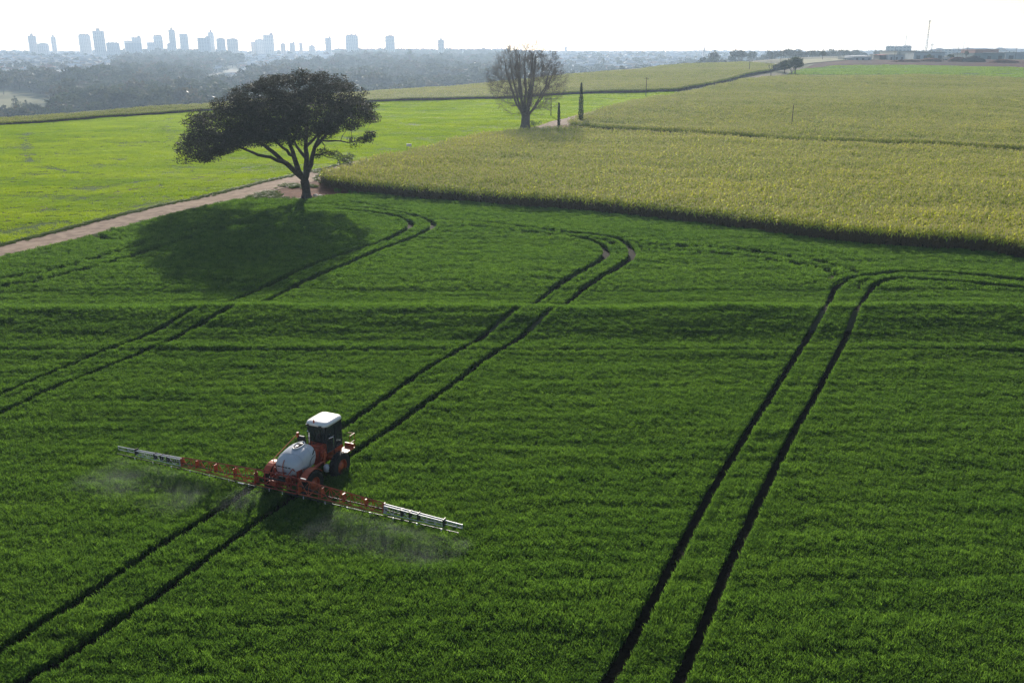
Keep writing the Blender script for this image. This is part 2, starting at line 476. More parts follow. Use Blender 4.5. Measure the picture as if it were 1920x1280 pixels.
def scatter(name, P, variants, rz=None, sc=None, idx=None, label=None, cat=None, kind='stuff', tilt=None):
    n = len(P)
    me = bpy.data.meshes.new(name); me.from_pydata(P.tolist(), [], [])
    a = me.attributes.new("rot", 'FLOAT_VECTOR', 'POINT')
    r = np.zeros((n, 3)); r[:, 2] = RNG.uniform(0, 6.283, n) if rz is None else rz
    if tilt is not None: r[:, :2] = tilt
    a.data.foreach_set("vector", r.ravel())
    a = me.attributes.new("scl", 'FLOAT_VECTOR', 'POINT')
    s_ = np.ones((n, 3)) if sc is None else (np.repeat(sc[:, None], 3, 1) if sc.ndim == 1 else sc)
    a.data.foreach_set("vector", s_.ravel())
    a = me.attributes.new("idx", 'INT', 'POINT'); a.data.foreach_set("value", (RNG.integers(0, len(variants), n) if idx is None else idx).astype(np.int32))
    o = bpy.data.objects.new(name, me); link(o)
    g = bpy.data.node_groups.new(name, 'GeometryNodeTree')
    g.interface.new_socket("Geometry", in_out='INPUT', socket_type='NodeSocketGeometry')
    g.interface.new_socket("Geometry", in_out='OUTPUT', socket_type='NodeSocketGeometry')
    gi = g.nodes.new("NodeGroupInput"); go = g.nodes.new("NodeGroupOutput")
    ip = g.nodes.new("GeometryNodeInstanceOnPoints")
    g.links.new(gi.outputs[0], ip.inputs["Points"])
    jg = g.nodes.new("GeometryNodeJoinGeometry")
    for v in reversed(variants):
        oi = g.nodes.new("GeometryNodeObjectInfo"); oi.inputs[0].default_value = v
        oi.inputs["As Instance"].default_value = True
        g.links.new(oi.outputs["Geometry"], jg.inputs[0])
    g.links.new(jg.outputs[0], ip.inputs["Instance"])
    ip.inputs["Pick Instance"].default_value = True
    def attr(nm, t):
        q = g.nodes.new("GeometryNodeInputNamedAttribute"); q.data_type = t; q.inputs[0].default_value = nm; return q.outputs[0]
    g.links.new(attr("idx", 'INT'), ip.inputs["Instance Index"])
    rr = attr("rot", 'FLOAT_VECTOR')
    try: g.links.new(rr, ip.inputs["Rotation"])
    except Exception as e: print("rot", e)
    g.links.new(attr("scl", 'FLOAT_VECTOR'), ip.inputs["Scale"])
    g.links.new(ip.outputs[0], go.inputs[0])
    md = o.modifiers.new("plants", 'NODES'); md.node_group = g
    tag(o, label, cat, kind=kind)
    print("SCATTER", name, n)
    return o

def blade_tuft(rad, n, h, w, droop=0.3, seg=2, lean=0.35, flat=False, rg=RNG, top=0, mb=None):
    mb = mb or MB()
    for _ in range(n):
        a = rg.uniform(0, 6.283); r = rad * math.sqrt(rg.uniform())
        bx, by = r * math.cos(a), r * math.sin(a)
        d = rg.uniform(0, 6.283); L = h * rg.uniform(0.65, 1.1); ww = w * rg.uniform(0.7, 1.3)
        ln = lean * rg.uniform(0.2, 1.2); zb = top * rg.uniform(0.45, 1.0)
        px, py = math.cos(d), math.sin(d); tw = rg.uniform(0, 6.283); qx, qy = math.cos(tw), math.sin(tw)
        pts = []
        for k in range(seg + 1):
            t = k / seg
            out = ln * L * t + droop * L * t * t
            z = zb + L * t * (1 - 0.45 * droop * t * t * 1.6)
            pts.append((bx + px * out, by + py * out, z, ww * (1 - 0.8 * t ** 2)))
        V = []; F = []
        for k, p in enumerate(pts):
            V += [(p[0] - qx * p[3] / 2, p[1] - qy * p[3] / 2, p[2]), (p[0] + qx * p[3] / 2, p[1] + qy * p[3] / 2, p[2])]
            if k: F.append((2 * k - 2, 2 * k - 1, 2 * k + 1, 2 * k))
        mb.add(V, F)
    return mb

def pts_in(poly, step, jit=0.5, ymin=None, ymax=None, frame=1.12, extra=6):
    poly = np.asarray(poly); x0, y0 = poly.min(0); x1, y1 = poly.max(0)
    if ymin is not None: y0 = max(y0, ymin)
    if ymax is not None: y1 = min(y1, ymax)
    gx, gy = np.meshgrid(np.arange(x0, x1, step), np.arange(y0, y1, step * 0.92))
    gx = gx + (np.arange(gx.shape[0]) % 2)[:, None] * step / 2
    P = np.stack([gx.ravel(), gy.ravel()], 1) + RNG.uniform(-jit, jit, (gx.size, 2)) * step
    k = np.abs(P[:, 0]) < 0.565 * frame * P[:, 1] + extra
    P = P[k]
    return P[inpoly(P, poly)]

def noise2(x, y, sx, sy, seed=0):
    r = np.random.default_rng(seed); v = np.zeros_like(x)
    for k in range(14):
        a, b = r.normal(0, 1, 2); ph = r.uniform(0, 6.283)
        v += np.sin(x / sx * a * 2 + y / sy * b * 2 + ph)
    return v / math.sqrt(7)

# wheat
M_wheat = leaf_mat("wheat_leaf", (0.020, 0.055, 0.018), (0.145, 0.260, 0.070), (1.8, 1.8, 0.6), trans=0.5, spec=0.05, rough=0.5,
                   patch=(0.05, 0.12, 0.035), pscale=0.25, stretch=(0.35, 1.3, 1), pamount=0.35)
wv = [source("wheat_tuft", blade_tuft(0.23, 52, 0.20, 0.032, droop=0.30, lean=0.32, seg=2, top=0.43, mb=blade_tuft(0.20, 16, 0.60, 0.030, droop=0.15, lean=0.12)), M_wheat) for _ in range(6)]
P1 = pts_in(wheat, 0.28, ymin=24, ymax=84)
P2 = pts_in(wheat, 0.40, ymin=84)
def wheat_prune(P, w1, w2):
    d1 = segdist(P, S_trk); d2 = segdist(P, S_faint)
    return P[(d1 > w1) & ((d2 > w2) | (RNG.uniform(0, 1, len(P)) < (.28 if w2 < .4 else .10)))], None
P1, _ = wheat_prune(P1, 0.47, 0.26); P2, _ = wheat_prune(P2, 0.72, 0.58)
def banks(w):
    out = []
    for a in S_trk:
        d = a[2:] - a[:2]; L = np.linalg.norm(d)
        if L < .05: continue
        nn = np.array([-d[1], d[0]]) / L; k = max(1, int(L / .2)); t = (np.arange(k) + RNG.uniform(0, 1, k)) / k
        for s in (-1, 1): out.append(a[:2] + t[:, None] * d + nn * s * w)
    P = np.concatenate(out); return P[(segdist(P, S_trk) > w - .02) & (np.abs(P[:, 0]) < .64 * P[:, 1] + 6) & (P[:, 1] > 24)]
_b = banks(.50); P1 = np.vstack([P1, _b[_b[:, 1] < 84]]); _b = banks(.74); P2 = np.vstack([P2, _b[_b[:, 1] >= 84]])
def wheat_obj(name, P, base, label):
    n1 = noise2(P[:, 0], P[:, 1], 14, 2.2, 3); n2 = noise2(P[:, 0], P[:, 1], 2.0, 0.9, 5)
    s = base * (1 + 0.06 * n1 + 0.04 * n2 + RNG.normal(0, 0.07, len(P)) + 0.05 * noise2(P[:, 0], P[:, 1], 5, 0.55, 9))
    s = np.clip(s, 0.55, 1.6) * (1 - np.where(P[:, 1] > 60, .4, .22) * np.exp(-(segdist(P, S_thin) / .28) ** 2)) * (1 + .22 * np.exp(-((P[:, 1] - 76.3) / .7) ** 2))
    S = np.stack([np.full(len(P), base) * RNG.uniform(0.9, 1.15, len(P)), np.full(len(P), base) * RNG.uniform(0.9, 1.15, len(P)), s], 1)
    z = hgt(P[:, 0], P[:, 1])
    scatter(name, np.c_[P, z - 0.01], wv, sc=S, label=label, cat='wheat')
wheat_obj("wheat_crop", np.vstack([P1]), 1.0, "dark green young wheat crossed by wheel tracks around the sprayer")
wheat_obj("wheat_crop", np.vstack([P2]), 1.25, "green wheat on the headland between the earth bank and the corn edge")

# corn
M_corn = leaf_mat("corn_leaf", (0.17, 0.30, 0.04), (0.95, 0.93, 0.13), (1.05, 1.05, 0.55), trans=0.5, spec=0.06, rough=0.55,
                  patch=(0.28, 0.42, 0.07), pscale=0.06, stretch=(0.5, 1.2, 1), pamount=0.4)
M_tassel = mat("corn_tassel", (0.75, 0.66, 0.36), rough=0.8, spec=0.1)
M_dry_shade = leaf_mat("dry_shaded_corn_leaf", (0.10, 0.085, 0.035), (0.15, 0.105, 0.05), (1.1, 1.0, 0.6), trans=0.12, spec=0.05)  # lower leaves: dry brown, with the shade of the corn front put into the colour
M_stalk = mat("corn_stalk", (0.16, 0.13, 0.06), rough=0.7, spec=0.2)
def corn_plant(mb, cx, cy, H, rg, leaves=9, lw=0.085):
    mb.tube([(cx, cy, 0), (cx + rg.normal(0, .03), cy + rg.normal(0, .03), H * 0.9)], [0.018, 0.010], 3, mi=1, cap=False)
    az = rg.uniform(0, 6.283)
    for k in range(leaves):
        t = 0.16 + 0.76 * k / (leaves - 1)
        a = az + k * math.pi + rg.normal(0, 0.5); L = rg.uniform(0.5, 0.85) * (1.0 if t < 0.75 else 0.75); z0 = H * t
        px, py = math.cos(a), math.sin(a); qx, qy = -py, px; V = []; F = []
        up = rg.uniform(0.35, 0.8)
        for j, u in enumerate((0, 0.4, 0.75, 1.0)):
            x = L * 0.85 * u; z = z0 + L * (up * u - (up + 0.35) * u * u * 1.0)
            w = lw * (0.7, 1.0, 0.75, 0.1)[j] / 2
            V += [(cx + px * x - qx * w, cy + py * x - qy * w, z), (cx + px * x + qx * w, cy + py * x + qy * w, z + 0.02)]
            if j: F.append((2 * j - 2, 2 * j - 1, 2 * j + 1, 2 * j))
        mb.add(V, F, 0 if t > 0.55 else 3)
    for k in range(5):
        a = rg.uniform(0, 6.283); L = rg.uniform(0.2, 0.34); lx = rg.uniform(0.03, 0.16)
        b = np.array([cx, cy, H * 0.88]); e = b + np.array([math.cos(a) * lx, math.sin(a) * lx, L]); q = np.array([-math.sin(a), math.cos(a), 0]) * 0.014
        mb.add([b - q, b + q, e + q, e - q], [(0, 1, 2, 3)], 2)
def corn_src(n, rad, leaves, lw, rg):
    mb = MB()
    for _ in range(n): corn_plant(mb, rg.uniform(-rad, rad), rg.uniform(-rad, rad), 2.3 * rg.uniform(0.86, 1.12), rg, leaves, lw)
    return source("corn_plants", mb, [M_corn, M_stalk, M_tassel, M_dry_shade])
cvs = [corn_src(3, 0.32, 9, 0.125, RNG) for _ in range(6)]
Pc = pts_in(near_corn, 0.62)
Pc = Pc[segdist(Pc, np.concatenate([L_corn_front[:-1], L_corn_front[1:]], 1)) > 0.2]
h1 = noise2(Pc[:, 0], Pc[:, 1], 9, 5, 11)
bare_sh = 1.0
Sc = np.stack([np.ones(len(Pc)), np.ones(len(Pc)), (1 + 0.05 * h1 + RNG.normal(0, 0.05, len(Pc)))], 1)
scatter("corn_crop", np.c_[Pc, hgt(Pc[:, 0], Pc[:, 1])], cvs, sc=Sc, label="tall tasselled corn with a dark front edge beside the lone umbrella tree", cat='corn')
cpv = [corn_src(26, 1.3, 6, 0.15, RNG) for _ in range(5)]
Pm = pts_in(mid_corn, 2.0, jit=0.35)
Sm = np.stack([np.ones(len(Pm)), np.ones(len(Pm)), (1 + 0.05 * noise2(Pm[:, 0], Pm[:, 1], 14, 9, 12))], 1)
def with_edge(P, S, line, into, hh=1.0):
    E = np.vstack([offset(resample(line, .55), into * (k * .5 + .1)) for k in range(3)]); E = E + RNG.normal(0, .08, E.shape); E = E[np.abs(E[:, 0]) < .64 * E[:, 1] + 6]
    i = np.r_[RNG.integers(6, 11, len(P)), RNG.integers(0, 6, len(E))]
    return np.vstack([P, E]), np.vstack([S, np.c_[np.ones((len(E), 2)), np.full(len(E), 1.0) * hh]]), i
_E = np.vstack([L_mid_left[::-1][:0], L_mid_front]); Pm, Sm, Im = with_edge(Pm, Sm, _E, -1)
scatter("corn_crop", np.c_[Pm, hgt(Pm[:, 0], Pm[:, 1])], cvs + cpv, idx=Im, sc=Sm, label="wide tan green corn field beyond the narrow dark lane", cat='corn')
Pf = pts_in(far_corn, 2.0, jit=0.35)
hs = np.interp(Pf[:, 1], [250, 330, 450], [0.42, 0.52, 0.85])
Pf, Sf, If = with_edge(Pf, np.stack([np.ones(len(Pf)), np.ones(len(Pf)), hs], 1), np.vstack([L_far_front, L_far_right]), -1, .9)
Sf[:, 2] = np.where(If < 6, np.interp(Pf[:, 1], [250, 330, 450], [0.42, 0.52, 0.85]), Sf[:, 2])
scatter("corn_crop", np.c_[Pf, hgt(Pf[:, 0], Pf[:, 1])], cvs + cpv, idx=If, sc=Sf, label="long pale corn strip along the ridge behind the bright green field", cat='corn')

# bright green low crop
M_grass = leaf_mat("meadow_leaf", (0.20, 0.29, 0.006), (0.38, 0.47, 0.010), (1.8, 1.8, 0.25), trans=0.5, spec=0.05, rough=0.5,
                   patch=(0.10, 0.21, 0.012), pscale=0.10, stretch=(0.6, 1.5, 1), pamount=0.6)
gv = [source("meadow_tuft", blade_tuft(0.78, 150, 0.27, 0.05, droop=0.45, lean=0.5), M_grass) for _ in range(6)]
RIDGES = {
 'r1': [(-150, 432), (0, 412), (60, 398), (130, 388), (200, 374)], 'r2': [(-150, 405), (0, 392), (90, 384), (160, 372), (230, 360), (300, 350)],
 'r3': [(190, 398), (250, 390), (300, 380)], 'r4': [(52, 250), (45, 290), (65, 308), (150, 326), (240, 334), (320, 338), (400, 325), (480, 312), (560, 300)],
 'r5': [(0, 436), (60, 425), (110, 416)], 'r6': [(120, 372), (220, 345), (330, 335)], 'r7': [(380, 333), (460, 322), (540, 312)],
 'r8': [(320, 222), (310, 250), (330, 268)],
}
S_r = tracks_xy(RIDGES)
Pg = pts_in(meadow, 1.05)
dr = segdist(Pg, S_r, 4)
gap = np.exp(-(dr / 1.2) ** 2) * np.clip(.75 + .3 * noise2(Pg[:, 0], Pg[:, 1], 6, 6, 21), .2, 1)
kp = ~((gap > .55) & (RNG.uniform(0, 1, len(Pg)) < .25)); Pg = Pg[kp]; gap = gap[kp]
sg = (1 - 0.6 * gap) * (1 + 0.14 * noise2(Pg[:, 0], Pg[:, 1], 9, 2.6, 22) + 0.1 * noise2(Pg[:, 0], Pg[:, 1], 2.4, 1.6, 23))
sg = np.clip(sg, 0.12, 1.8)
scatter("meadow_crop", np.c_[Pg, hgt(Pg[:, 0], Pg[:, 1])], gv, sc=np.stack([np.ones(len(Pg)), np.ones(len(Pg)), sg], 1), label="bright lime green low crop left of the dirt road", cat='crop')
# the small bright field on the right skyline
M_soy = leaf_mat("soy_leaf", (0.16, 0.26, 0.012), (0.26, 0.36, 0.02), (1.6, 1.6, 0.3), trans=0.5, patch=(0.07, 0.17, 0.02), pscale=0.02, stretch=(0.3, 1.5, 1))
soy = np.vstack([gpx([(1478, 141), (1700, 141), (1920, 147), (2080, 149)]), gpx([(2080, 131), (1916, 127.5), (1784, 124), (1675, 122), (1566, 123), (1505, 130)])])
sv = [source("soy_tuft", blade_tuft(2.4, 130, 0.5, 0.16, droop=0.5, lean=0.7), M_soy) for _ in range(3)]
Ps = pts_in(soy, 3.2)
sheet("soy_ground", soy, 20, 0.06, M_meadow_soil)
scatter("soy_crop", np.c_[Ps, hgt(Ps[:, 0], Ps[:, 1])], sv, label="thin bright green field strip below the warehouses", cat='crop')

# ------------------------------------------------------------------ the umbrella tree
M_bark = mat("dark_bark", (0.11, 0.085, 0.07), rough=0.9, spec=0.15, var=0.45, vscale=4, bump=0.8, bscale=12)
M_leafdark = leaf_mat("umbrella_leaf", (0.020, 0.024, 0.013), (0.055, 0.050, 0.027), (1.1, 1.15, 0.7), trans=0.18, spec=0.08, rough=0.55)
M_leafpale = leaf_mat("pale_leaf", (0.16, 0.19, 0.12), (0.22, 0.24, 0.17), (1.1, 1.15, 0.7), trans=0.25, spec=0.3, rough=0.5)

def leaf_cards(centers, size, rg, aspect=2.4, upbias=0.6):
    """many small folded sprays, one per centre"""
    n = len(centers)
    d = rg.normal(0, 1, (n, 3)); d[:, 2] = d[:, 2] * 0.55 + 0.15; d /= np.linalg.norm(d, axis=1)[:, None]
    u = rg.normal(0, 1, (n, 3)); u[:, 2] += upbias
    a = np.cross(d, u); a /= np.linalg.norm(a, axis=1)[:, None] + 1e-9
    L = (size * rg.uniform(0.6, 1.3, n))[:, None]; W = L / aspect
    p0 = centers; p1 = centers + d * L * 0.5 + a * W * 0.5; p2 = centers + d * L; p3 = centers + d * L * 0.5 - a * W * 0.5
    V = np.stack([p0, p1, p2, p3], 1).reshape(-1, 3)
    F = np.arange(4 * n).reshape(n, 4)
    return V, F.tolist()

def clump_points(c, rx, ry, rz, n, rg, shell=0.35):
    p = rg.normal(0, 1, (n, 3)); p /= np.linalg.norm(p, axis=1)[:, None]
    r = rg.uniform(shell, 1, n) ** 0.6
    return np.array(c) + p * r[:, None] * np.array([rx, ry, rz])

def curve_pts(a, b, sag, n, rg, wob=0.04):
    a = np.array(a, float); b = np.array(b, float); t = np.linspace(0, 1, n)[:, None]
    L = np.linalg.norm(b - a)
    p = a * (1 - t) + b * t
    p[:, 2] += (sag * L * 4 * t * (1 - t))[:, 0]
    w = rg.normal(0, wob * L, (n, 3)); w[0] = 0; w[-1] = 0
    return p + w

def umbrella_tree():
    rg = np.random.default_rng(42)
    b = G3(575, 375)
    K = b[1] / (F_PX * math.cos(PITCH) + 300 * math.sin(PITCH))      # metres per pixel at the tree
    root = empty("umbrella_tree", (b[0], b[1], b[2] - 0.05))
    tag(root, "big dark umbrella-shaped tree beside the dirt road", "tree")
    def P(px, py, dy=0.0):      # point of the tree over the pixel, in its own frame
        y = b[1] + dy
        dx, dz = ray(px, py)
        return np.array([dx * y - b[0], dy, CAM_H + dz * y - b[2]])
    tr = MB()
    t0 = np.array([0, 0, -0.15])
    fork = P(571, 338)
    tr.tube([t0, P(575, 368), P(574, 355), fork], [0.95, 0.68, 0.60, 0.66], 12)
    for k in range(7):
        a = k * 0.9 + 0.3
        tr.tube([(1.35 * math.cos(a), 1.35 * math.sin(a), -0.1), (0.75 * math.cos(a), 0.75 * math.sin(a), 0.22), (0.35 * math.cos(a), 0.35 * math.sin(a), 1.1)], [0.10, 0.22, 0.2], 6)
    tr.build("trunk", M_bark, root, smooth=True)
    limbs = [
        ([fork, P(560, 322, -0.5), P(553, 298, -1), P(545, 272, -1.5), P(536, 245, -2.5), P(528, 215, -3)], 0.42, 0.10),
        ([fork, P(575, 312, .3), P(575, 298, .6), P(573, 270, 1), P(575, 240, 1.5), P(580, 205, 2.0)], 0.42, 0.10),
        ([P(574, 330, .2), P(582, 312, 0), P(589, 278, -.5), P(602, 262, -1), P(614, 250, -1.5), P(636, 233, -2), P(662, 220, -2.5), P(683, 212, -2.5)], 0.33, 0.05),
        ([P(566, 332, 0), P(551, 318, 0), P(527, 298, .5), P(505, 279, 1), P(472, 259, 1.5), P(440, 243, 2), P(410, 230, 2.5)], 0.38, 0.06),
        ([P(540, 308, .2), P(520, 299, -1), P(495, 292, -2), P(472, 286, -3), P(448, 274, -3.5), P(418, 266, -4), P(385, 262, -4)], 0.25, 0.05),
        ([P(553, 298, -1), P(540, 285, -3), P(522, 268, -5), P(500, 252, -7), P(480, 235, -8.5)], 0.24, 0.05),
        ([P(575, 298, .6), P(560, 280, 3), P(548, 258, 5.5), P(535, 232, 8)], 0.25, 0.06),
        ([P(573, 275, 1), P(590, 258, 3), P(612, 238, 5), P(632, 215, 7)], 0.22, 0.05),
        ([P(590, 276, -.5), P(598, 255, -3), P(612, 232, -5.5), P(625, 205, -7)], 0.22, 0.05),
        ([P(545, 272, -1.5), P(555, 250, -3.5), P(565, 225, -6), P(575, 195, -7.5)], 0.2, 0.05),
        ([P(605, 263, -1), P(630, 264, -1.5), P(658, 266, -2), P(685, 259, -2)], 0.12, 0.04),
        ([P(586, 290, 0), P(600, 288, -1), P(615, 295, -1.5), P(636, 300, -2)], 0.10, 0.03),
        ([P(602, 262, -1), P(612, 275, 1), P(600, 285, 2)], 0.08, 0.03),
    ]
    skel = []
    for pts, r0, r1 in limbs:
        pts = np.array(pts); q = resample(pts, 0.9)
        q[1:-1] += rg.normal(0, 0.07, q[1:-1].shape)
        rr = np.linspace(r0 * 1.15, r1, len(q))
        m_ = MB(); m_.tube(q, rr, 8); m_.build("limb", M_bark, root, smooth=True)
        skel += [(q[i], rr[i]) for i in range(1, len(q))]
    SP = np.array([s[0] for s in skel]); SR = np.array([s[1] for s in skel])
    # crown outline in metres, read off the photograph
    ox = [350, 360, 378, 402, 430, 465, 500, 540, 580, 620, 650, 668, 690, 705]
    oy = [258, 222, 198, 180, 163, 150, 138, 129, 127, 131, 143, 158, 184, 212]
    ux = [340, 385, 450, 500, 560, 620, 660, 705]
    uy = [272, 300, 284, 266, 262, 258, 246, 232]
    cl = []
    cand = rg.uniform(0, 1, (20000, 3))
    px = 357 + cand[:, 0] * 340; yy = (cand[:, 1] * 2 - 1)
    cxp = 524; hw = 181
    for i in range(len(px)):
        u = (px[i] - cxp) / hw
        prof_ = math.sqrt(max(0, 1 - u * u)); dmax = 11.5 * prof_
        dy = yy[i] * 11.5
        if abs(dy) > dmax: continue
        q = math.sqrt(max(0, 1 - (dy / (dmax + .01)) ** 2))
        top = np.interp(px[i], ox, oy); bot = np.interp(px[i], ux, uy)
        mid = bot - 8 + (-dy) * 0.0
        top = mid + (top + 9 - mid) * q; bot = mid + 6 * (1 - q) + (bot - 9 - mid) * q
        pz = top + (bot - top) * (cand[i, 2] ** 1.15)
        p = P(px[i], pz, dy)
        if abs(dy) > 0: # keep height as if seen at the trunk's distance
            p0 = P(px[i], pz, 0); p = np.array([p0[0], dy, p0[2]])
        if cl and np.min(np.linalg.norm(np.array(cl) - p, axis=1)) < 1.24: continue
        cl.append(p)
        if len(cl) >= 430: break
    cl = np.array(cl)
    print("UMB clumps", len(cl))
    br = MB(); leaves = []
    order = np.argsort(cl[:, 2])
    for i in order:
        c = cl[i]
        d = np.linalg.norm((SP - c) * np.array([1, 1, 1.0]), axis=1) + (SP[:, 2] > c[2] - 0.2) * 3
        k = d.argmin(); L = d[k]
        q = curve_pts(SP[k], c, 0.08, 5, rg, 0.03)
        r0 = min(SR[k] * 0.6, 0.03 + 0.018 * L)
        br.tube(q, np.linspace(r0, 0.02, 5), 5, cap=False)
        SP = np.vstack([SP, q[2:4]]); SR = np.r_[SR, [r0 * .7, r0 * .5]]
        for _ in range(4):
            e = c + rg.normal(0, 0.75, 3) * np.array([1, 1, .6])
            br.tube([q[3], (q[3] + e) / 2 + rg.normal(0, .06, 3), e], [0.028, 0.02, 0.01], 3, cap=False)
        if rg.uniform() < 0.02: continue
        s = rg.uniform(0.9, 1.25)
        leaves.append(clump_points(c + np.array([0, 0, 0.1]), 1.25 * s, 1.25 * s, 0.62 * s, int(310 * s), rg))
    br.build("branches", M_bark, root)
    pts = np.concatenate(leaves)
    V, F = leaf_cards(pts, 0.27, rg, aspect=2.6)
    c_ = MB(); c_.add(V, F); c_.build("crown", M_leafdark, root)
    # the small separate sprays low on the right
    lv = []
    for (x, y, dy, n, r) in ((694, 252, -2, 420, .95), (680, 262, -2, 240, .9), (660, 262, -1.8, 120, .8), (690, 262, -2.4, 200, .8), (665, 272, -2, 80, 1.0), (604, 284, -.8, 260, .95), (617, 288, -1.2, 160, .7), (596, 292, -.6, 120, .7)):
        lv.append(clump_points(P(x, y, dy), r, r, r * 0.55, n, rg))
    V, F = leaf_cards(np.concatenate(lv), 0.30, rg, aspect=2.6); c_ = MB(); c_.add(V, F)
    tag(c_.build("leaf_spray", M_leafdark, root), "dark leaf clumps on the thin low right limb")
    lv = []
    for (x, y, dy, n, r) in ((630, 288, -1.5, 200, .85), (642, 296, -2, 220, .8), (652, 300, -2, 260, .8), (656, 293, -2.2, 160, .7), (640, 303, -2, 120, .6), (655, 306, -2.1, 90, .5)):
        lv.append(clump_points(P(x, y, dy), r, r, r * 0.65, n, rg))
    V, F = leaf_cards(np.concatenate(lv), 0.28, rg, aspect=2.6); c_ = MB(); c_.add(V, F)
    tag(c_.build("leaf_spray", M_leafpale, root), "pale silvery leaf clump hanging lowest on the right")
    return b
UB = umbrella_tree()

# stones at its foot
M_stone = mat("white_stone", (0.62, 0.60, 0.57), rough=0.8, var=0.3, vscale=5)
def rock(name, loc, sx, sy, sz, m, seed, parent=None):
    r = np.random.default_rng(seed); mb = MB()
    import bmesh
    bm = bmesh.new(); bmesh.ops.create_icosphere(bm, subdivisions=2, radius=1)
    for v in bm.verts:
        k = 1 + r.normal(0, 0.09); v.co *= k
        v.co.x *= sx; v.co.y *= sy; v.co.z = max(v.co.z, -0.5) * sz
    me = bpy.data.meshes.new(name); bm.to_mesh(me); bm.free(); me.materials.append(m)
    o = bpy.data.objects.new(name, me); o.location = loc; o.rotation_euler = (0, 0, r.uniform(0, 6)); return link(o, parent)
for k, (px, py, sx, sy, lab) in enumerate(((601, 369, .55, .3, "pale flat stone lying right of the umbrella tree trunk"), (592, 367.5, .4, .3, "small pale stone touching the right side of the umbrella tree trunk"),
        (576, 376.5, .6, .3, "long white stone in front of the umbrella tree trunk"), (584, 375, .35, .25, "white stone just right of the longest stone at the umbrella tree"), (568, 378, .35, .3, "white stone left in front of the umbrella tree trunk"))):
    p = G3(px, py); o = rock("stone", (p[0], p[1], p[2] + 0.10), sx, sy, .22, M_stone, 50 + k); tag(o, lab, "stone", "pale stones at the foot of the umbrella tree")

# low plants round the soil patch at the tree
M_weed = leaf_mat("weed_leaf", (0.06, 0.11, 0.03), (0.12, 0.15, 0.05), (1.4, 1.5, 0.5), trans=0.4, spec=0.05)
wd = [source("weed_tuft", blade_tuft(0.35, 60, 0.5, 0.05, droop=0.5, lean=0.7), M_weed) for _ in range(3)]
wp = []
for line, n in (([(505, 362), (520, 374), (535, 378)], 70), ([(480, 371), (500, 366), (515, 370)], 50), ([(540, 352), (560, 349), (575, 352)], 60), ([(560, 377), (585, 378), (604, 372)], 40), ([(600, 322), (607, 340), (612, 348)], 40)):
    L = resample(gpx(line), 0.2); k = RNG.integers(0, len(L), n); wp.append(L[k] + RNG.normal(0, 0.9, (n, 2)))
wp = np.concatenate(wp); scatter("weeds", np.c_[wp, hgt(wp[:, 0], wp[:, 1]) + 0.03], wd, sc=RNG.uniform(0.5, 1.3, len(wp)), label="low weeds on the bare soil by the umbrella tree", cat="weeds")
# rough grass verge between wheat and road, and beyond
vg = []
for line, sp, n in (([(-120, 490), (0, 461), (150, 424), (300, 387), (450, 354), (560, 327), (640, 309)], .35, 1500), ([(-120, 521), (0, 488), (150, 453), (300, 413), (450, 376)], .5, 1500)):
    L = resample(gpx(line), 0.1); k = RNG.integers(0, len(L), n); vg.append(L[k] + RNG.normal(0, sp, (n, 2)))
vg = np.concatenate(vg); scatter("road_verge_grass", np.c_[vg, hgt(vg[:, 0], vg[:, 1]) + 0.03], wd, sc=RNG.uniform(0.3, 0.8, len(vg)), label="ragged low grass along both sides of the dirt road", cat="grass")

# ------------------------------------------------------------------ the bare tree
M_grey = mat("grey_bark", (0.20, 0.165, 0.15), rough=0.9, spec=0.15, var=0.3, vscale=3)
M_bud = mat("bud_tuft", (0.24, 0.19, 0.16), rough=0.9, spec=0.1)
def grow(mb, p, d, r, L, depth, rg, up, maxd, spread, tips, env=None):
    n = 4; pts = [p]; rs = [r]; q = np.array(p, float); dd = np.array(d, float)
    for k in range(n):
        dd = dd + rg.normal(0, 0.13, 3) + np.array([0, 0, up]); dd /= np.linalg.norm(dd)
        q = q + dd * L / n; pts.append(q.copy()); rs.append(r * (1 - 0.35 * (k + 1) / n))
    mb.tube(pts, rs, 6 if r > 0.12 else (4 if r > 0.04 else 3), cap=False)
    if depth >= maxd: tips.append(q); return
    if env is not None and depth > 1 and not env(q): tips.append(q); return
    nb = rg.integers(2, 4) if depth < 2 else rg.integers(2, 5)
    for k in range(nb):
        a = rg.normal(0, 1, 3); a -= a.dot(dd) * dd; a /= np.linalg.norm(a)
        s = spread * rg.uniform(0.5, 1.2); nd = dd * math.cos(s) + a * math.sin(s)
        st = pts[-1] if k < 2 else pts[rg.integers(2, n + 1)]
        if env is not None and not env(st): continue
        grow(mb, st, nd, rs[-1] * rg.uniform(0.55, 0.82), L * rg.uniform(0.62, 0.88), depth + 1, rg, up, maxd, spread, tips, env)
